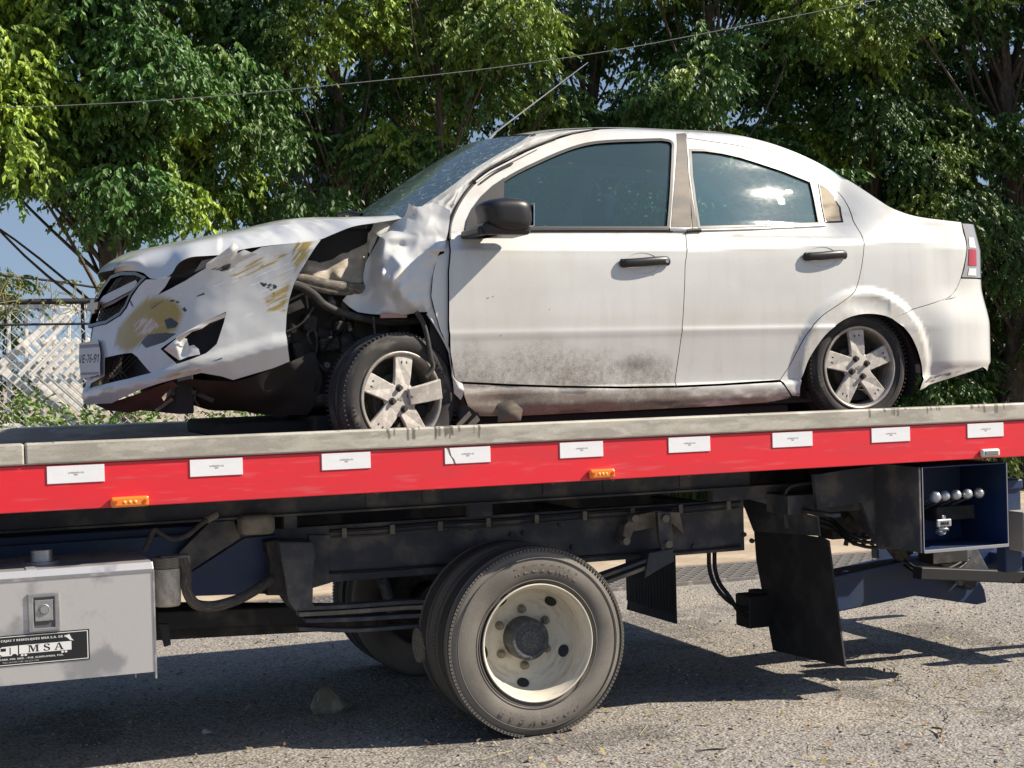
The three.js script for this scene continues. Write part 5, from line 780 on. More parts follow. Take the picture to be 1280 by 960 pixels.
  const rbPoly = [...bumperPoly, [bl[0] + .12, 1.63], [CAR.s1, 1.625], [CAR.s1, rbTop], ...rb.reverse()];
  const rearBumper = skinPart('rear_bumper', rbPoly, { cell: .02, gap: .0018 }, C, paint, 'white rear bumper with dirt under its edge');
  far.push(panelGeo(rbPoly, { cell: .05, rim: 0, gap: .002 }));
  // tail light
  const tl = H([[1202, 279], [1205, 290], [1208, 302], [1207.5, 320], [1205, 335], [1201.5, 347]]); const tlPoly = [...tl, [CAR.s1 - .55, tl[5][1]], [CAR.s1 - .58, lerp(tl[5][1], tl[0][1], .5)], [CAR.s1 - .66, tl[0][1] + .002]];
  const lens = new THREE.MeshPhysicalMaterial({ color: new THREE.Color().setRGB(.30, .29, .28), roughness: .15, clearcoat: 1 }), redL = new THREE.MeshPhysicalMaterial({ color: new THREE.Color().setRGB(.38, .02, .03), roughness: .15, clearcoat: 1 }), whiteL = std([.62, .63, .64], .2);
  const TLm = skinPart('tail_light', tlPoly, { extra: .002, cell: .015, gap: .002 }, C, lens, 'tail light with red and clear sections');
  { const s0 = tl[3][0], y = f => lerp(tl[5][1], tl[0][1], f); const blk = (a, b, c, d, m, n) => part(n, panelGeo([[s0 + a, y(c)], [s0 + b, y(c)], [s0 + b, y(d)], [s0 + a + .012, y(d)]], { extra: .005, rim: .004, cell: .012, gap: 0 }), m, TLm); blk(.012, .10, .22, .52, redL, 'red_lens'); blk(.006, .09, .04, .17, whiteL, 'reversing_lens'); blk(.03, .10, .55, .74, whiteL, 'clear_lens'); }
  // fuel-side fillers: roof rail strip above the doors
  skinPart('roof_rail', H([[838, 162.6], [858, 163.4], [885, 165.2], [885, 178], [858, 176], [838, 171]]), { extra: -.005, rim: .01, gap: 0 }, C, plainPaint);

  // sill
  const sillPoly = [...H([[578, 479], [640, 482], [700, 484], [780, 485], [845, 484], [900, 481.5], [975, 477], [983, 485], [990, 496]]), ...H([[985, 499], [960, 503.5], [900, 508], [800, 513], [700, 518], [640, 521], [600, 521], [585, 508], [580, 495]])];
  const sill = skinPart('sill', sillPoly, { cell: .016, disp: (s, y) => -.028 * Math.exp(-(((s - 2.62) / .16) ** 2 + ((y - 1.56) / .06) ** 2)) - .012 * Math.exp(-(((s - 4.12) / .07) ** 2 + ((y - 1.53) / .03) ** 2)) + .006 * (fbm(s * 7, y * 18, 3, 150) - .5) }, C, paint, 'scraped and muddy sill below the doors');
  far.push(panelGeo(sillPoly, { cell: .05, rim: 0, gap: 0 }));
  part('sill_bracket', freeSheet([[622, 505, -.40], [640, 500, -.38], [654, 512, -.38], [651, 526, -.39], [622, 528, -.40]], [[637, 514, -.365]], { sub: 5, bump: .006 }), worn([.17, .145, .11], [.08, .07, .06], { size: .1, k: 151, rough: .9 }), sill);
  part('torn_strip', [bar(P(572, 533, -.37), P(588, 516, -.40), .004, .024, .001), bar(P(585, 535, -.36), P(598, 522, -.38), .004, .03, .001)], M.dark, sill);

  // ---- roof, screens, boot: lofted across from the near edge
  const edge = px => px.map(([a, b]) => { const [s, y] = hit(a, b); return skin(s, y, 0); });
  const across = (near, crown, bulge, n = 16) => { const rows = []; for (let j = 0; j <= n; j++) { const t = j / n, w = 1 - (2 * t - 1) ** 2; rows.push(near.map((p, i) => { const cr = typeof crown === 'function' ? crown(i / (near.length - 1)) : crown, bu = typeof bulge === 'function' ? bulge(i / (near.length - 1)) : bulge; return V(p.x + bu * w, p.y + cr * w, lerp(p.z, 2 * CZ - p.z, t)); })); } return loft(rows); };
  const roofEdge = crv([...edge([[664, 168], [700, 162.5], [751, 160.2], [800, 159.8], [859, 162.6], [912, 167.2], [960, 177.5], [985, 186]])], 40);
  part('roof', across(roofEdge, .05, 0), plainPaint, C);
  const backEdge = crv(edge([[985, 186], [1020, 202], [1060, 225], [1097, 249], [1124, 263.5]]), 20);
  part('rear_window', across(backEdge, .02, .10), glass, C);
  const bootEdge = crv([...edge([[1124, 263.5], [1150, 270.5], [1175, 274.2], [1201, 277.3]])], 12);
  const bootRows = across(bootEdge, .012, t => .10 * (1 - t) + .06 * t);
  part('boot_lid', bootRows, plainPaint, C);
  { const e = bootEdge[12], rows = []; for (let i = 0; i <= 6; i++) { const f = i / 6, row = []; for (let j = 0; j <= 16; j++) { const t = j / 16, w = 1 - (2 * t - 1) ** 2; row.push(V(e.x + .06 * w + .05 * f * w + .035 * f, lerp(e.y + .012 * w, rbTop - .01, f), lerp(e.z, 2 * CZ - e.z, t))); } rows.push(row); } part('boot_panel', loft(rows), plainPaint, C); }
  // windscreen, crazed with cracks
  const wsNear = crv([P(516, 270, -.53), P(545, 250, -.545), P(590, 218, -.59), P(630, 190, -.645), P(664, 169, -.69)], 24);
  const wsMap = texture(1024, 512, (i, j) => { const u = i / 1024, v = j / 512; let c = [.14, .21, .21]; const X2 = u * 26 + .8 * fbm(u * 30, v * 30, 2, 161), Y2 = v * 15, xi = Math.floor(X2), yi = Math.floor(Y2); let d1 = 9, d2 = 9; for (let a = -1; a <= 1; a++) for (let b = -1; b <= 1; b++) { const px = xi + a + hash2(xi + a, yi + b, 1), py = yi + b + hash2(xi + a, yi + b, 2), d = Math.hypot(px - X2, py - Y2); if (d < d1) { d2 = d1; d1 = d; } else if (d < d2) d2 = d; } if (d2 - d1 < .045 && hash2(i >> 4, j >> 4, 4) < .6) c = [.68, .76, .74]; if (hash2(i, j, 6) > .992) c = [.66, .74, .72]; return c; }, { wrap: false });
  const wsGlass = new THREE.MeshPhysicalMaterial({ map: wsMap, roughness: .12, transmission: .55, thickness: 0, side: THREE.DoubleSide });
  const wsG = across(wsNear, t => .025, t => -.16); { const u = wsG.attributes.uv; const n = wsNear.length; for (let i = 0; i < u.count; i++) u.setXY(i, Math.floor(i / n) / 16, (i % n) / (n - 1)); }
  const windscreen = part('windscreen', wsG, wsGlass, C, 'shattered windscreen');
  part('windscreen_seal', [tube(wsNear.map(p => V(p.x + .012, p.y - .004, p.z + .02)), .012, 40, 6), tube(wsNear.map(p => V(p.x + .012, p.y - .004, 2 * CZ - p.z - .02)), .012, 40, 6)], M.trim, windscreen);
  part('wiper', [tube([P(424, 268, -1.35), P(436, 266, -1.2), P(452, 269, -1.05)], .012, 12, 6), tube([P(426, 266, -1.35), P(446, 262.5, -1.15)], .006, 8, 6)], M.black, windscreen);
  // A pillar: white band between screen and door
  { const o1 = [[513, 268], [530, 256], [560, 236], [590, 213], [620, 194.5], [650, 177.5], [664, 168.6], [700, 163.2], [740, 161.6]].map(([a, b], i) => P(a, b, [-.49, -.495, -.515, -.56, -.60, -.64, -.665, -.70, -.72][i])), o2p = [[562, 282], [563, 272], [572, 256], [586, 234], [604, 217.5], [628, 203.5], [657, 188.5], [700, 170], [740, 163]];
    const o2 = o2p.map(([a, b]) => { const [s, y] = hit(a, b); return skin(s, y, -.012); }); const a = crv(o1, 40), b = crv(o2, 40), rows = []; for (let k = 0; k <= 10; k++) { const t = k / 10; rows.push(a.map((p, i) => { const q = p.clone().lerp(b[i], t); const w = Math.sin(Math.PI * t); q.z += .012 * w; q.y += .003 * w; return q; })); }
    const g = loft(rows), pil = part('windscreen_pillar', g, plainPaint, C, 'white windscreen pillar with buckled gutter'); const gm = mirrorZ(g); far.push(gm);
    // folded gutter strips, half torn out
    for (const [k, pts] of [[0, [[590, 226], [605, 214], [632, 199], [665, 184], [695, 172.5]]], [1, [[594, 228], [612, 215], [640, 201], [672, 185]]], [2, [[600, 229], [618, 216], [640, 204.5]]]]) part('gutter_strip', tube(pts.map(([x, y]) => { const [s, yy] = hit(x, y); return skin(s, yy, .012 - k * .002); }), .005, 30, 6), k === 1 ? plainPaint : M.trim, pil);
    part('dark_gap', tube([[562, 300], [563, 282], [570, 262], [582, 242], [596, 226]].map(([x, y]) => { const [s, yy] = hit(x, y); return skin(s, yy, -.004); }), .009, 30, 6), M.black, pil); }
  // aerial on the roof
  { const a = P(612, 171, -1.3), b = P(735, 78, -1.3); part('aerial', [rod(a, b, .0045, .0022, 8), rod(a.clone().add(V(-.01, -.02, 0)), a.clone().lerp(b, .06), .009, .007, 10)], std([.3, .3, .3], .5), C); }

  // ---- mirror
  { const c = P(630, 270, -.20); const g = new THREE.SphereGeometry(1, 48, 32), p = g.attributes.position, sg = (v, e) => Math.sign(v) * Math.pow(Math.abs(v), e);
    for (let i = 0; i < p.count; i++) { let x = sg(p.getX(i), .55), y = sg(p.getY(i), .5), z = sg(p.getZ(i), .6); let X = x * .118, Yy = y * .08, Z = z * .118; Yy *= 1 - .2 * clamp(-x); X += Yy > 0 ? -.03 * (Yy / .08) * clamp(.5 - x * .5 + .3) : 0; p.setXYZ(i, X, Yy, Z); }
    g.computeVertexNormals(); g.translate(c.x + .012, c.y + .004, c.z - .03); const mr = part('door_mirror', g, M.trim, C, 'black plastic door mirror');
    part('mirror_arm', [bx(c.x - .14, c.x - .02, c.y - .09, c.y - .05, -.42, c.z + .03, .014), bx(c.x - .12, c.x + .118, c.y - .09, c.y - .03, c.z - .17, c.z + .05, .022)], M.trim, mr);
    part('mirror_glass', new RoundedBoxGeometry(.006, .105, .17, 3, .003).rotateZ(-.04).translate(c.x + .1285, c.y + .004, c.z - .03), std([.7, .72, .75], .04, 1), mr); }

  // ---- inner shell: keeps the light out and closes the body
  const dk = std([.02, .02, .022], .9);
  const inner = part('inner_panel', [panelGeo([[2.25, 1.52], [4.2, 1.52], [4.18, 1.75], [4.32, 1.98], [4.6, 2.06], [4.6, 2.34], [2.28, 2.30]], { extra: -.055, cell: .06, rim: 0 }), ...[panelGeo([[2.25, 1.52], [4.2, 1.52], [4.18, 1.75], [4.32, 1.98], [4.6, 2.06], [4.6, 2.34], [2.28, 2.30]], { extra: -.055, cell: .06, rim: 0 })].map(mirrorZ)], dk, C);
  part('floor_pan', [bx(2.2, 4.9, 1.50, 1.56, -2.0, -.46, .01), bx(4.95, 5.35, 1.68, 2.25, -1.85, -.62, .02), bx(4.1, 4.95, 1.56, 2.3, -1.80, -.62, .02), bx(2.4, 4.25, 1.43, 1.5, -1.9, -.5, .02)], dk, C);
  part('far_side_panel', far.map(g => { const m = mirrorZ(g); return m; }), plainPaint, C);
  for (const [gp, nm] of [[glassA, 'far_window'], [glassB, 'far_window']]) part(nm, mirrorZ(panelGeo(gp, { extra: -.012, gap: -.006, rim: 0, cell: .05 })), clearGlass, C);
  part('firewall', [bx(2.18, 2.24, 1.5, 2.36, -1.85, -.62, .01)], dk, C);
  // seats, dash, wheel
  const seat = (x, z) => { const s = part('seat', [new RoundedBoxGeometry(.5, .14, .5, 3, .05).translate(x - .05, 1.80, z), new RoundedBoxGeometry(.13, .62, .48, 3, .055).rotateZ(-.22).translate(x + .25, 2.12, z), new RoundedBoxGeometry(.09, .17, .26, 3, .04).rotateZ(-.15).translate(x + .35, 2.52, z)], interior, C); return s; };
  seat(3.0, -.85); seat(3.0, -1.6); part('rear_seat', [new RoundedBoxGeometry(.5, .16, 1.25, 3, .05).translate(3.85, 1.80, CZ), new RoundedBoxGeometry(.14, .62, 1.25, 3, .05).rotateZ(-.3).translate(4.2, 2.1, CZ)], interior, C);
  part('dashboard', bx(2.3, 2.72, 2.05, 2.34, -1.85, -.60, .06), interior, C);
  part('steering_wheel', new THREE.TorusGeometry(.18, .016, 8, 32).rotateY(Math.PI / 2).rotateZ(-.45).translate(2.86, 2.3, -.86), M.black, C);
  part('seat_belt', bar(P(878, 232, -.66), P(935, 278, -.62), .004, .045, .001), std([.28, .28, .27], .8), C);
  part('headliner', across(crv(edge([[690, 170], [751, 166], [859, 168], [960, 184]]).map(p => V(p.x, p.y - .03, p.z - .03)), 12), .03, 0, 8), interior, C);

  // ---- wheels
  const tm = worn([.028, .027, .026], [.085, .077, .066], { size: .25, n: 5, k: 170, rough: .88 }), spokeM = worn([.42, .395, .35], [.56, .535, .49], { size: .1, n: 4, k: 171, rough: .75 }), rimMetal = worn([.30, .28, .25], [.46, .43, .38], { size: .1, k: 172, rough: .4, metal: .5 });
  const carTyre = (r, w, rim, flat) => { const h = w / 2, prof = [[rim - .004, -h * .8], [rim + .012, -h * .95], [lerp(rim, r, .45), -h * 1.08], [r - .028, -h * 1.0], [r - .01, -h * .86], [r, -h * .66], [r, -h * .36], [r - .008, -h * .34], [r - .008, -h * .28], [r, -h * .26], [r, -.005], [r - .008, -.004], [r - .008, .004], [r, .005], [r, h * .26], [r - .008, h * .28], [r - .008, h * .34], [r, h * .36], [r, h * .66], [r - .01, h * .86], [r - .028, h * 1.0], [lerp(rim, r, .45), h * 1.08], [rim + .012, h * .95], [rim - .004, h * .8]]; const g = new THREE.LatheGeometry(prof.map(p => new THREE.Vector2(p[0], p[1])), 80); g.rotateX(Math.PI / 2); if (flat !== undefined) { const p = g.attributes.position; for (let i = 0; i < p.count; i++) { const y = p.getY(i), z = p.getZ(i); if (y < -flat + .05 && Math.abs(p.getX(i)) < .26) { const k = clamp((-flat + .05 - y) / .12); p.setZ(i, z * (1 + .25 * k)); } if (p.getY(i) < -flat) p.setY(i, -flat + (y + flat) * .03); } } g.computeVertexNormals(); return g; };
  function carWheel(x, y, z, r, { steer = 0, turn = 0, flat, broken = -1, sgn = 1, detail = true }) {
    const w = new THREE.Group(); w.name = 'wheel'; w.position.set(x, y, z); w.rotation.y = steer + (sgn < 0 ? Math.PI : 0); C.add(w); const RM = .212, FZ = .085;
    const ty = part('tyre', carTyre(r, .185, RM + .004, flat), tm, w);
    if (detail) { const sip = []; for (let i = 0; i < 84; i++) for (const s of [-1, 1]) { const a = i / 84 * 6.2832, g = new THREE.BoxGeometry(.006, .007, .036); g.translate(0, r - .0022, s * .066); g.rotateZ(a); const q = g.attributes.position; if (flat !== undefined) { let lo = 9; for (let k = 0; k < q.count; k++) lo = Math.min(lo, q.getY(k)); if (lo < -flat + .004) continue; } else if (Math.sin(a + Math.PI / 2) * r < -r + .004) continue; sip.push(g); } const tb = part('tread_block', sip, tm, w); tb.userData.kind = 'stuff';
      part('sidewall_rib', [new THREE.TorusGeometry(r - .05, .0025, 6, 80).translate(0, 0, .097), ...ringText2('LASSA', r - .048, .022, 1.0 + turn, .11, .0965), ...ringText2('185 60 R14', r - .048, .015, 3.9, .07, .0965)].filter(g => true), tm, w); }
    const inLathe = p => { const g = new THREE.LatheGeometry(p.map(q => new THREE.Vector2(q[0], q[1])), 64); g.rotateX(Math.PI / 2); return g; };
    const rim = part('rim', inLathe([[RM + .006, .078], [RM + .008, .088], [RM + .002, .093], [RM - .010, .088], [RM - .014, .07], [RM - .022, .05], [RM - .022, -.06], [RM, -.08]]), rimMetal, w);
    part('brake_drum', [inLathe([[0, .03], [.11, .03], [.118, .022], [.12, -.05]]), new THREE.CylinderGeometry(.186, .186, .01, 40).rotateX(Math.PI / 2).translate(0, 0, -.03)], M.dark, w);
    for (let k = 0; k < 5; k++) {
      const a = k / 5 * 6.2832 + Math.PI / 2 + turn, bent = k === broken, pts = [[.03, -.038], [.10, -.041], [.188, -.045], [.188, .045], [.10, .041], [.03, .038]];
      const g = prism(pts.map(([u, v]) => [u * 1.06, v * 1.05]), .056, .078, .004); { const p = g.attributes.position; for (let i = 0; i < p.count; i++) { const X = p.getX(i); p.setZ(i, p.getZ(i) + .012 * sstep(.02, .19, X) - .010 * sstep(.14, .19, X)); } g.computeVertexNormals(); }
      if (bent) { g.rotateX(.18); g.rotateY(-.12); g.translate(.012, .012, .022); } g.rotateZ(a); const sp = part('spoke', g, spokeM, rim);
      for (const d of [-.014, .012]) { const n = new THREE.CircleGeometry(.008, 7); n.scale(1.2, .6, 1); n.translate(.166, d, .0815 + (bent ? .03 : 0)); n.rotateZ(a); part('chip', n, M.black, sp); }
    }
    part('centre_cap', [inLathe([[.084, .06], [.081, .074], [.064, .082], [.0, .084]])], spokeM, rim);
    part('emblem', (() => { const s = new THREE.Shape(); [[-.022, -.006], [-.019, .003], [-.008, .003], [-.006, .009], [.008, .009], [.006, .003], [.022, .003], [.019, -.006], [.008, -.006], [.006, -.011], [-.008, -.011], [-.006, -.006]].forEach(([u, v], i) => i ? s.lineTo(u, v) : s.moveTo(u, v)); return new THREE.ExtrudeGeometry(s, { depth: .003, bevelEnabled: false }).translate(0, 0, .083); })(), rimMetal, rim);
    for (let k = 0; k < 4; k++) { const a = k / 4 * 6.2832 + .35 + turn, g = new THREE.CylinderGeometry(.0105, .012, .03, 6).rotateX(Math.PI / 2).translate(Math.cos(a) * .05, Math.sin(a) * .05, .09); part('lug_nut', [g, new THREE.TorusGeometry(.014, .004, 6, 16).translate(Math.cos(a) * .05, Math.sin(a) * .05, .0825)], M.dark, rim); }
    return w;
  }
  function ringText2(txt, r, size, a0, step, z) { return txt === '' || !CARFONT.font ? [] : [...txt].map((ch, i) => { if (ch === ' ') return null; const a = a0 - i * step, g = new TextGeometry(ch, { font: CARFONT.font, size, depth: .003, curveSegments: 2 }); g.computeBoundingBox(); g.translate(-g.boundingBox.max.x / 2, -size / 2, 0); g.rotateZ(a - Math.PI / 2); g.translate(Math.cos(a) * r, Math.sin(a) * r, z); return g; }).filter(Boolean); }
  const fw = P(500, 498, -.385), rw = P(1075, 461.5, -.405);
  carWheel(rw.x, DECK + .297, -.405 - .09, .298, { turn: .06, flat: .2965 });
  carWheel(fw.x - .02, fw.y, -.36 - .085, .306, { steer: .25, turn: -.12, flat: fw.y - DECK - .001, broken: 4 });
  carWheel(rw.x, DECK + .292, 2 * CZ + .405 + .09, .29, { sgn: -1, detail: false, flat: .2915 });
  carWheel(fw.x - .05, DECK + .292, 2 * CZ + .405 + .09, .29, { sgn: -1, detail: false, flat: .2915 });
  // wheel housings
  const house = (x, y, r, z0, z1) => { const g = new THREE.CylinderGeometry(r, r, z1 - z0, 30, 1, true, -Math.PI * .62, Math.PI * 1.24); g.rotateX(Math.PI / 2); g.rotateZ(Math.PI); g.translate(x, y, (z0 + z1) / 2); return g; };
  part('wheel_housing', [house(rw.x, rw.y - .02, .345, -.85, -.40), new THREE.CircleGeometry(.36, 30).translate(rw.x, rw.y, -.84)], dk, C);
  part('axle', [rod(V(rw.x, DECK + .29, -.5), V(rw.x, DECK + .29, -1.94), .04), rod(V(fw.x, fw.y, -.5), V(fw.x - .05, DECK + .29, -1.94), .035)], M.dark, C);
  CAR.group = C; CAR.paint = paint; CAR.plainPaint = plainPaint; CAR.chrome = chrome; CAR.dk = dk; CAR.fw = fw; CAR.far = far; CAR.panel = skinPart;
}
{
  const C = CAR.group, paint = CAR.paint, white = CAR.plainPaint, dk = CAR.dk, chrome = CAR.chrome;
  // ---- bumper cover, torn loose at its near end
  const ridge = H([[112, 492], [150, 483], [200, 473], [240, 456], [285, 446], [340, 430], [362, 428]]);
  const ridgeY = s => { let i = 0; while (i < ridge.length - 2 && ridge[i + 1][0] < s) i++; const a = ridge[i], b = ridge[i + 1]; return lerp(a[1], b[1], clamp((s - a[0]) / (b[0] - a[0]))); };
  const bDisp = (s, y) => { const d = y - ridgeY(s); return .022 * sstep(.05, .0, d) - (d < -.02 ? .45 * (-.02 - d) : 0) + .010 * (fbm(s * 3.2, y * 4, 3, 180) - .5) + .004 * (fbm(s * 11, y * 13, 2, 181) - .5) + .05 * sstep(1.35, 1.75, s); };
  const upper = H([[111, 409], [114, 395], [120, 376], [128, 360], [139, 345], [152, 340.5], [170, 340.5], [183, 346.5], [172, 358], [164, 369], [157.5, 384], [150, 393.5], [133, 404]]);
  const lower = H([[114, 479], [131, 470], [131, 447], [155, 442], [165, 441], [172, 446], [179, 455], [186, 463], [191, 466], [165, 473], [138, 479], [115, 485]]);
  const fog = H([[201, 436], [219, 423], [248, 406], [283, 389.5], [280, 403], [271, 430], [258, 441.5], [240, 449], [222, 455]]);
  const outer = H([[183, 349.5], [196, 349], [214, 345.5], [207, 358], [197, 369], [214, 360.5], [232, 351], [257, 335.5], [276, 327], [293, 322], [312, 317], [327, 309], [345, 307], [372, 304.5], [398, 301], [391, 311], [383, 324], [373, 341], [365, 358], [360, 375], [357, 395], [356, 415], [358, 436], [361, 452], [342, 460], [315, 468], [291, 475], [277, 470.5], [252, 466], [235, 470], [203, 479], [182, 486], [160, 495], [140, 504], [118, 505]]);
  const leftEdge = [[CAR.s0, outer[outer.length - 1][1]], [CAR.s0, upper[0][1]]];
  const outline = [...outer, ...leftEdge, ...upper.slice().reverse().map(p => p)];
  // the outline walks: seam top -> near end -> underside -> centre line -> along the lower edge of the upper grille
  const lowUp = H([[111, 410.5], [133, 405.5], [150, 395], [158.5, 385], [165, 370], [173, 359], [182, 350]]);
  const bumperPoly = [...outer, [CAR.s0, outer[outer.length - 1][1]], [CAR.s0, lowUp[0][1]], ...lowUp];
  const bumper = CAR.panel('front_bumper', bumperPoly, { holes: [lower, fog], disp: bDisp, cell: .016, gap: 0, rim: .006 }, C, paint, 'front bumper torn loose, scraped with yellow paint and black scuffs');
  part('bumper_far_half', mirrorZ(panelGeo(bumperPoly.map(([s, y]) => [Math.min(s, 1.45), y]).filter((p, i, a) => i === 0 || Math.hypot(p[0] - a[i - 1][0], p[1] - a[i - 1][1]) > .004), { cell: .05, rim: 0, gap: 0, disp: bDisp })), white, bumper);
  // torn flap standing up at the headlight corner
  part('torn_flap', freeSheet([[257, 336, -.44], [258, 329, -.43], [272, 320, -.42], [284, 311, -.40], [292, 303, -.40], [299, 310, -.40], [296, 317, -.41], [305, 312, -.40], [316, 316, -.40], [322, 317, -.40], [296, 330, -.43], [288, 340, -.43], [284, 334, -.44], [270, 338, -.445]], [[284, 322, -.405], [276, 328, -.425], [300, 322, -.405], [290, 313, -.385]], { sub: 4, bump: .004 }), paint, bumper);
  // grilles
  const meshM = worn([.005, .005, .006], [.012, .012, .012], { size: .1, k: 190, rough: .5 });
  const G1 = part('upper_grille', panelGeo(upper, { extra: -.045, gap: -.02, rim: 0, cell: .03 }), meshM, C);
  const bars = (poly, n, nm, parent, ex, tilt) => { let a = 1e9, b = -1e9, c = 1e9, d = -1e9; for (const [s, y] of poly) { a = Math.min(a, s); b = Math.max(b, s); c = Math.min(c, y); d = Math.max(d, y); } const out = []; for (let i = 0; i < n; i++) for (const sg of [-1, 1]) { const pts = []; for (let k = 0; k <= 24; k++) { const s = lerp(a, b, k / 24), y = lerp(c - .1, d + .1, i / n) + sg * (s - a) * tilt; if (inPoly([s, y], poly)) pts.push(skin(s, y, ex)); else { if (pts.length > 2) out.push(tube(pts.splice(0), .0028, pts.length + 6, 4)); else pts.length = 0; } } if (pts.length > 2) out.push(tube(pts, .0028, pts.length + 6, 4)); } if (out.length) { const m = part(nm, out, meshM, parent); m.userData.kind = 'stuff'; } };
  bars(upper, 18, 'grille_mesh', G1, -.022, .55);
  const G2 = part('lower_grille', panelGeo(lower, { extra: -.10, gap: -.02, rim: 0, cell: .03 }), meshM, C); bars(lower, 14, 'grille_mesh', G2, -.03, .55);
  const ring = (poly, w, ex, mat, name, parent) => part(name, panelGeo(inset(poly, -.002), { holes: [inset(poly, w)], extra: ex, gap: 0, rim: .03, cell: .015 }), mat, parent);
  ring(upper, .013, .004, std([.16, .16, .165], .25, .7), 'grille_surround', G1);
  part('chrome_bar', panelGeo(H([[125, 376], [130, 370], [148, 361], [171, 350], [173, 356], [163, 364], [142, 375], [128, 381]]), { extra: .004, rim: .02, gap: 0, cell: .012 }), std([.42, .43, .44], .35, .6), G1);
  part('grille_divider', panelGeo(H([[127, 381], [142, 375.5], [163, 364.5], [161, 368], [143, 379], [128, 386]]), { extra: .0, rim: .02, gap: 0, cell: .012 }), std([.16, .10, .085], .4), G1);
  { const [s, y] = hit(121, 382), p = skin(s, y, .012), q = planAt(s), g = (() => { const sh = new THREE.Shape(); [[-.075, -.018], [-.062, .012], [-.026, .012], [-.02, .03], [.026, .03], [.02, .012], [.075, .012], [.062, -.018], [.026, -.018], [.02, -.036], [-.026, -.036], [-.02, -.018]].forEach(([u, v], i) => i ? sh.lineTo(u, v) : sh.moveTo(u, v)); return new THREE.ExtrudeGeometry(sh, { depth: .008, bevelEnabled: true, bevelSize: .004, bevelThickness: .004, bevelSegments: 2 }); })(); g.applyMatrix4(new THREE.Matrix4().makeBasis(V(q.nz, 0, -q.nx), V(0, 1, 0), V(q.nx, 0, q.nz)).setPosition(p)); part('badge', g, std([.45, .40, .33], .25, .8), G1, 'cross shaped metal badge on the grille'); }
  // number plate, bent
  { const cv = document.createElement('canvas'); cv.width = 256; cv.height = 384; const c = cv.getContext('2d'); c.fillStyle = '#d2cfc6'; c.fillRect(0, 0, 256, 384); c.fillStyle = '#8d8b88'; c.fillRect(10, 40, 236, 34); c.fillRect(14, 320, 228, 26); c.fillStyle = '#3c3a3c'; c.font = 'bold 62px sans-serif'; c.textAlign = 'center'; c.save(); c.translate(128, 225); c.scale(.8, 1.9); c.fillText('VE-76-91', 0, 0); c.restore(); c.fillStyle = '#2c2b2c'; for (const [x, y] of [[26, 26], [230, 26], [26, 360], [230, 360]]) { c.beginPath(); c.arc(x, y, 9, 0, 7); c.fill(); }
    const t = new THREE.CanvasTexture(cv); t.colorSpace = THREE.SRGBColorSpace; const poly = H([[104, 430], [127, 424.5], [130, 440], [131, 468.5], [107, 473.5], [104.5, 450]]); const g = panelGeo(poly, { extra: .02, rim: .004, gap: 0, cell: .015, disp: (s, y) => .012 * (fbm(s * 14, y * 10, 2, 195) - .5) }); let a = 1e9, b = -1e9, cc = 1e9, d = -1e9; for (const [s, y] of poly) { a = Math.min(a, s); b = Math.max(b, s); cc = Math.min(cc, y); d = Math.max(d, y); } const u = g.attributes.uv; for (let i = 0; i < u.count; i++) { const s = UVB.s0 + u.getX(i) * (UVB.s1 - UVB.s0), y = UVB.y0 + u.getY(i) * (UVB.y1 - UVB.y0); u.setXY(i, (s - a) / (b - a), (y - cc) / (d - cc)); }
    part('number_plate', g, new THREE.MeshStandardMaterial({ map: t, roughness: .5, side: THREE.DoubleSide }), C, 'bent pale number plate'); }
  // smashed fog lamp opening
  const FG = part('fog_lamp_housing', panelGeo(fog, { extra: -.07, gap: -.02, rim: 0, cell: .03 }), dk, C);
  part('broken_plastic', freeSheet([[205, 437, -.50], [214, 429, -.46], [224, 421, -.45], [234, 424, -.46], [236, 433, -.45], [242, 431, -.44], [248, 436, -.44], [250, 443, -.43], [236, 446, -.44], [224, 451, -.46]], [[220, 436, -.44], [230, 437, -.47]], { sub: 4, bump: .006 }), white, FG);
  part('broken_lip', freeSheet([[219, 422, -.43], [250, 405, -.41], [282, 391, -.40], [281, 397, -.41], [262, 404, -.42], [252, 411, -.42], [240, 415, -.43], [224, 428, -.44]], [[240, 412, -.405]], { sub: 4, bump: .003 }), white, FG);
  // empty headlight opening
  part('headlight_housing', [freeSheet([[196, 371, -.72], [208, 352, -.72], [216, 338, -.72], [228, 324, -.68], [262, 318, -.62], [295, 316, -.58], [330, 310, -.56], [300, 345, -.58], [262, 345, -.62], [225, 365, -.66]], [[235, 345, -.74], [262, 332, -.7]], { sub: 3, bump: .008 })], worn([.05, .047, .045], [.12, .11, .10], { size: .2, k: 196, rough: .5 }), C, 'empty dark headlight opening');
  part('headlight_lens', freeSheet([[243, 340, -.60], [252, 326, -.58], [272, 321, -.55], [262, 332, -.57]], [], { sub: 3, bump: .002 }), std([.30, .32, .34], .25), C);

  // ---- bonnet
  const L = [[142, 341], [160, 338.5], [178, 341], [188, 348], [203, 347], [214, 342], [222, 330], [236, 322], [262, 319.5], [282, 318], [302, 312], [327, 308], [345, 306], [372, 303.5], [398, 300], [418, 292], [440, 283.5], [466, 279], [486, 276], [502, 273]];
  const Tp = [[142, 337.5], [150, 328], [163, 321], [176, 316], [192, 312], [205, 309], [220, 305.5], [236, 301.5], [262, 296], [282, 292], [300, 288], [322, 283.5], [345, 278], [366, 273.5], [385, 271.8], [405, 271.3], [425, 271.5], [450, 272], [475, 272], [502, 272]];
  const l3 = crv(L.map(([a, b], i) => { if (i < 9) { const [s, y] = hit(a, b); return skin(s, y, -.004); } return P(a, b, lerp(-.47, -.43, clamp((i - 9) / 4)) - (i > 16 ? .05 * (i - 16) : 0)); }), 110), t3 = crv(Tp.map(([a, b], i) => P(a, b, i < 9 ? lerp(-.98, -.78, i / 9) : lerp(-.78, -.8, (i - 9) / 11))), 110);
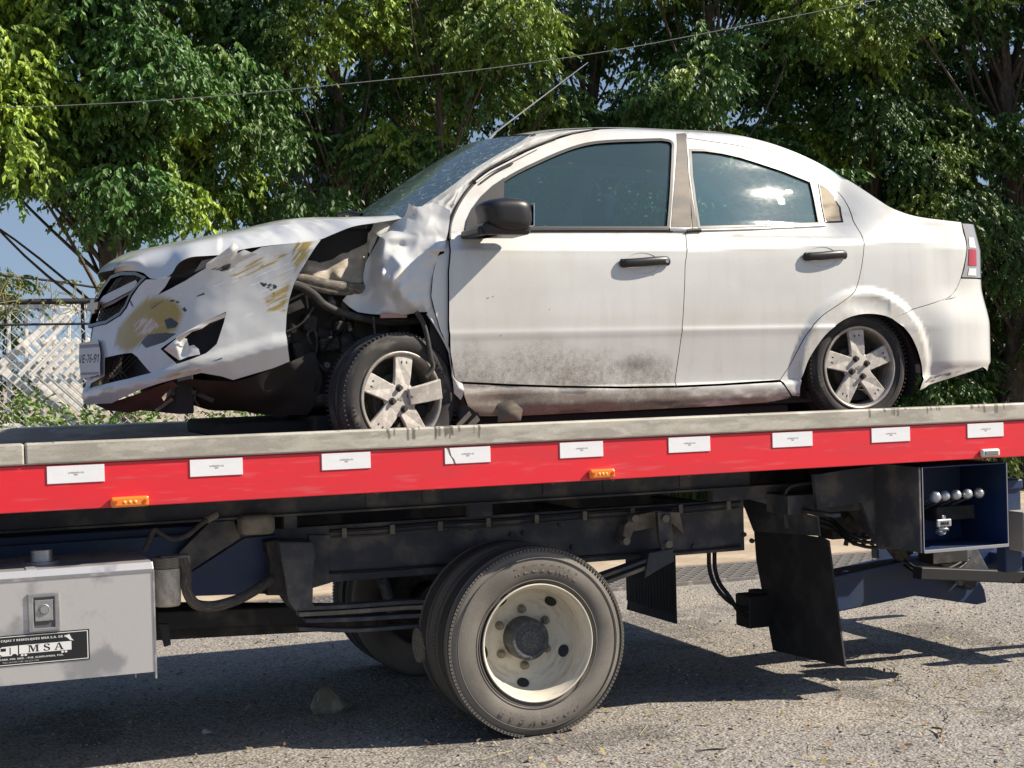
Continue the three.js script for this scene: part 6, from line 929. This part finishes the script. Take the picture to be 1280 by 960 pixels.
  const rows = [];
  for (let k = 0; k <= 12; k++) { const t = k / 12, u = Math.pow(t, .8); rows.push(l3.map((p, i) => { const q = p.clone().lerp(t3[i], u), x = i / 110, w = Math.sin(Math.PI * Math.min(1, t)); q.z += .055 * w * (x < .45 ? 1 : .45); q.y += .012 * w; const cr = sstep(.42, .56, x) * (1 - sstep(.93, 1, x)) * w; for (const [dx, r, a] of [[P(343, 292, -.55).x, .055, -.05], [P(384, 284, -.55).x, .06, -.045], [P(300, 300, -.55).x, .03, -.02], [P(412, 283, -.55).x, .035, -.03], [P(428, 280, -.55).x, .025, .02], [P(365, 292, -.55).x, .022, .016]]) { const e = Math.abs(q.x - dx + (t - .4) * .08) / r; q.z += a * w * Math.max(0, 1 - e) * (1 - .4 * t); } q.z += cr * .012 * (Math.abs(fbm(q.x * 16, q.y * 22 + t * 3, 3, 200) - .5) * 4 - .6); return q; })); }
  for (let k = 1; k <= 10; k++) { const t = k / 10; rows.push(t3.map((p, i) => V(p.x - .045 * Math.sin(t * Math.PI) * (1 - i / 110), p.y + .022 * Math.sin(Math.PI * t) * sstep(0, .2, i / 110), lerp(p.z, 2 * CZ - p.z, t)))); }
  for (let k = 1; k <= 4; k++) { const t = k / 4; rows.push(t3.map((p, i) => { const a = V(p.x, p.y, 2 * CZ - p.z), b = V(l3[i].x, l3[i].y, 2 * CZ - l3[i].z); return a.lerp(b, t); })); }
  part('bonnet', loft(rows), paint, C, 'white bonnet buckled along its near edge');

  // ---- crumpled near wing
  const wingO = [[511, 253.5, -.48], [515, 257, -.48], [521, 258.5, -.48], [528, 258, -.475], [534, 255, -.475], [541, 252.5, -.475], [552, 257.5, -.46], [563, 263, -.442], [562, 276, -.43], [560, 290, -.415], [557, 303, -.405], [556.5, 314, -.385], [550, 314.5, -.375], [547, 320, -.39], [544, 335, -.395], [541, 352, -.40], [540, 368, -.40], [541, 380, -.40], [534, 390, -.40], [525, 390, -.42], [509, 393, -.44], [490, 393.5, -.465], [471, 393, -.49], [458, 392, -.52], [447, 390, -.545], [437, 384, -.56], [428, 376, -.57], [433, 370, -.555], [438, 366, -.55], [441, 359, -.56], [448, 359, -.57], [455, 358, -.57], [454, 345, -.58], [457, 328, -.58], [464, 316, -.57], [471, 304, -.55], [475, 296, -.53], [463, 290, -.60], [466, 282, -.61], [469, 277, -.61], [476, 275, -.60], [481, 277, -.60], [488, 281.5, -.58], [497, 276, -.54], [506, 270, -.505], [509, 262, -.49]];
  const wingI = [[505, 291, -.482], [520, 275, -.475], [540, 267, -.462], [534, 282, -.442], [520, 296, -.445], [545, 295, -.425], [548, 312, -.355], [530, 313, -.41], [503, 299, -.463], [488, 296, -.468], [480, 300, -.475], [479, 312, -.462], [487, 317, -.438], [476, 325, -.445], [493, 322, -.42], [503, 334, -.37], [520, 325, -.405], [518, 345, -.385], [477, 342, -.405], [490, 350, -.36], [500, 362, -.362], [512, 375, -.375], [520, 385, -.39], [478, 352, -.44], [468, 360, -.505], [480, 370, -.455], [463, 374, -.535], [485, 384, -.455], [450, 372, -.56], [452, 382, -.555], [530, 355, -.388], [532, 372, -.388], [535, 335, -.405], [471, 312, -.53], [466, 330, -.555], [462, 345, -.56]];
  { const src = [...wingO, ...wingI], base = (x, y) => { let a = 0, w = 0; for (const [px, py, z] of src) { const d = 1 / (((px - x) ** 2 + (py - y) ** 2) ** 1.6 + 1); a += z * d; w += d; } return a / w; }, pl = wingO.map(p => [p[0], p[1]]);
    for (let i = 0, n = 0; n < 38 && i < 2000; i++) { const x = rr(430, 562), y = rr(256, 392); if (!inPoly([x, y], pl) || [...wingO, ...wingI].some(p => Math.hypot(p[0] - x, p[1] - y) < 7)) continue; wingI.push([x, y, base(x, y) + rr(-1, 1) * .007]); n++; } }
  const wing = part('front_wing', freeSheet(wingO, wingI, { sub: 4, bump: .0025, freq: 18, relax: 1, k: 210 }), white, C, 'crumpled white front wing folded back against the door');
  part('wing_tail', freeSheet([[541, 372, -.405], [546, 392, -.40], [553, 414, -.395], [564, 441, -.39], [566, 452, -.39], [557, 432, -.405], [545, 410, -.41], [534, 391, -.405]], [], { sub: 4, bump: .002, k: 211 }), white, wing);
  part('folded_edge', freeSheet([[460, 292, -.62], [476, 277, -.60], [480, 282, -.585], [470, 300, -.57], [462, 318, -.60], [458, 312, -.62]], [[468, 296, -.575]], { sub: 4, bump: .006, k: 212 }), white, wing);
  part('plastic_stub', bx(P(476, 394, -.45).x, P(509, 394, -.45).x, P(490, 397.5, -.45).y, P(490, 392, -.45).y, -.47, -.45, .003), std([.45, .25, .2], .6), wing);
  CAR.panel('hinge_pillar', H([[562, 283], [558, 300], [557, 316], [548, 320], [543, 345], [541, 370], [546, 390], [553, 414], [565, 443], [567, 470], [562.5, 440], [561.5, 400], [561.5, 340]]), { extra: -.022, gap: 0, rim: .03 }, C, white);
  // ---- torn arch liner, cable, wing stay
  part('arch_liner', [freeSheet([[526, 389, -.43], [534, 394, -.42], [545, 411, -.42], [557, 434, -.415], [566, 455, -.41], [566, 474, -.41], [576, 486, -.40], [592, 500, -.40], [600, 524, -.41], [578, 530, -.42], [566, 510, -.46], [556, 482, -.50], [549, 450, -.52], [540, 420, -.50]], [[552, 430, -.46], [560, 460, -.44], [572, 500, -.43]], { sub: 4, bump: .012, k: 213 })], M.trim, C, 'black plastic arch liner torn loose');
  part('sill_end', freeSheet([[566, 474, -.405], [578, 479, -.385], [581, 490, -.385], [576, 500, -.40], [568, 492, -.405]], [[573, 486, -.37]], { sub: 4, bump: .004 }), white, C);
  part('torn_liner_edge', tube([[534, 392], [546, 410], [558, 432], [566, 452], [566.5, 472], [574, 481]].map(([a, b]) => P(a, b, -.40)), .006, 40, 6), white, C);
  part('hanging_trim', tube([[520, 390], [528, 402], [534, 422], [538, 445], [541, 458], [538, 465], [532, 472]].map(([a, b]) => P(a, b, -.375)), .012, 40, 8), M.dark, C, 'bent strip of grey trim hanging by the front wheel');
  // ---- what shows of the engine bay
  const grime = worn([.10, .088, .07], [.22, .195, .155], { size: .25, k: 214, rough: .85 });
  part('inner_wing', freeSheet([[376, 330, -.62], [383, 325, -.62], [394, 326, -.62], [400, 329, -.63], [414, 325, -.63], [425, 318, -.64], [440, 313, -.64], [456, 305, -.63], [462, 300, -.60], [458, 330, -.60], [456, 352, -.585], [444, 356, -.58], [420, 353, -.58], [392, 347, -.58], [374, 340, -.60]], [[398, 337, -.58], [412, 340, -.60], [430, 333, -.585], [444, 335, -.60], [450, 322, -.58], [385, 334, -.585], [420, 345, -.56]], { sub: 4, bump: .008, freq: 22, k: 215 }), worn([.50, .45, .37], [.30, .26, .20], { size: .18, k: 216, rough: .7 }), C, 'dented pale inner wing in the open engine bay');
  part('chassis_leg', [tube([P(358, 345, -.56), P(380, 349, -.55), P(410, 356, -.54), P(440, 360, -.56), P(470, 362, -.62)], .026, 30, 8), tube([P(356, 352, -.55), P(380, 356, -.545), P(410, 363, -.54), P(450, 366, -.58)], .018, 30, 8)], grime, C);
  part('radiator_hose', tube([P(366, 356, -.54), P(378, 360, -.53), P(392, 368, -.52), P(404, 380, -.53), P(430, 392, -.55), P(460, 399, -.56), P(500, 403, -.58), P(530, 400, -.6)], .019, 50, 10), M.dark, C);
  part('bracket', [freeSheet([[356, 384, -.56], [376, 374, -.55], [381, 384, -.55], [360, 393, -.56]], [], { sub: 2 }), rod(P(356, 378, -.55), P(380, 366, -.55), .006), rod(P(382, 362, -.53), P(385, 385, -.55), .004)], grime, C);
  part('wiring', [tube([P(358, 415, -.56), P(372, 408, -.55), P(384, 396, -.54), P(392, 384, -.54)], .006, 20, 6), tube([P(388, 430, -.6), P(384, 418, -.58), P(392, 412, -.58), P(396, 430, -.6), P(394, 448, -.62), P(405, 462, -.6)], .007, 30, 6), tube([P(466, 396, -.46), P(468, 412, -.45), P(470, 430, -.45)], .006, 12, 6)], M.dark, C);
  part('engine', [bx(1.62, 2.18, 1.55, 2.33, -1.75, -.72, .03), bx(1.3, 1.64, 1.62, 2.2, -1.6, -.9, .04), rod(V(1.55, 1.9, -.72), V(1.55, 1.9, -.62), .1)], M.dark, C);
  part('cowl', bx(1.62, 2.2, 2.2, 2.405, -1.8, -.64, .02), dk, C);
  part('radiator', bx(1.12, 1.2, 1.55, 2.15, -1.85, -.66, .01), dk, C);
  part('crash_beam', bx(1.02, 1.1, 1.72, 1.85, -1.8, -.7, .02), grime, C);
  part('splash_shield', [freeSheet([[178, 490, -.80], [205, 481, -.70], [238, 474, -.60], [292, 478, -.55], [360, 455, -.52], [392, 440, -.56], [404, 470, -.58], [398, 500, -.60], [385, 520, -.66], [330, 518, -.75], [262, 512, -.9], [215, 503, -.95]], [[250, 498, -.72], [320, 500, -.62], [370, 490, -.60]], { sub: 6, bump: .02, k: 217 }), bx(1.35, 2.0, 1.425, 1.5, -1.8, -.75, .02)], std([.022, .021, .02], .85), C);
  part('lower_valance', freeSheet([[118, 505, -1.1], [150, 500, -.95], [185, 487, -.78], [200, 482, -.70], [216, 476, -.64], [224, 484, -.66], [212, 500, -.76], [190, 510, -.9], [160, 516, -1.0], [135, 513, -1.1]], [[180, 500, -.84]], { sub: 4, bump: .008, k: 218 }), std([.10, .06, .055], .6), C);
  part('suspension', [rod(P(395, 500, -.62), P(470, 500, -.60), .03), rod(P(430, 420, -.7), P(455, 490, -.62), .045), bx(1.75, 2.1, 1.44, 1.52, -1.7, -.62, .02)], M.dark, C);
  part('wheel_housing', [(() => { const g = new THREE.CylinderGeometry(.37, .37, .5, 28, 1, true, -Math.PI * .5, Math.PI); g.rotateX(Math.PI / 2); g.rotateZ(Math.PI); g.translate(CAR.fw.x + .02, CAR.fw.y + .04, -.84); return g; })(), bx(1.7, 2.5, 1.44, 2.2, -.98, -.96, 0)], dk, C);
  // far wing, undamaged
  part('far_wing', mirrorZ(panelGeo([[1.42, 1.75], [1.74, 1.75], [1.80, 1.90], [1.95, 2.02], [2.1, 2.03], [2.28, 1.96], [2.4, 1.8], [2.44, 1.62], [2.5, 1.62], [2.5, 2.36], [2.2, 2.40], [1.42, 2.28]], { cell: .05, rim: 0, gap: 0 })), white, C);
}
{ // small broken things in the open front corner
  const C = CAR.group, g1 = worn([.12, .105, .085], [.25, .22, .17], { size: .15, k: 230, rough: .8 }), al = std([.30, .29, .27], .5, .5);
  const put = (name, geo, mat) => part(name, geo, mat, C);
  for (let i = 0; i < 26; i++) { const px = rr(362, 452), py = rr(352, 470), z = rr(-.72, -.6), a = P(px, py, z), L = rr(.03, .13), b = a.clone().add(V(rr(-1, 1) * L, rr(-1, .4) * L, rr(-.3, .1) * L)); if (i % 3 === 0) put('bracket', bar(a, b, .006, rr(.02, .045), .001), i % 2 ? g1 : M.dark); else if (i % 3 === 1) put('wiring', tube([a, a.clone().lerp(b, .5).add(V(rr(-.03, .03), rr(-.05, .02), .02)), b], rr(.003, .007), 12, 5), i % 2 ? M.black : g1); else put('bolt_boss', rod(a, a.clone().add(V(0, rr(-.03, .03), .03)), rr(.012, .026), rr(.01, .02), 10), i % 2 ? al : g1); }
  for (const [px, py, w, h] of [[386, 404, 18, 22], [410, 430, 26, 18], [372, 440, 14, 26], [424, 408, 16, 14]]) { const a = P(px, py, -.68), s = 1 / 268; put('housing', new RoundedBoxGeometry(w * s, h * s, .08, 3, .012).rotateZ(rr(-.3, .3)).translate(a.x, a.y, a.z), M.dark); }
  for (let i = 0; i < 9; i++) { const a = P(rr(205, 250), rr(480, 500), -.7), b = a.clone().add(V(rr(-.1, .14), rr(-.06, .03), rr(-.05, .05))); put('broken_strip', bar(a, b, .004, rr(.008, .025), .001), i % 2 ? g1 : M.trim); }
}
renderer.render(scene, camera);
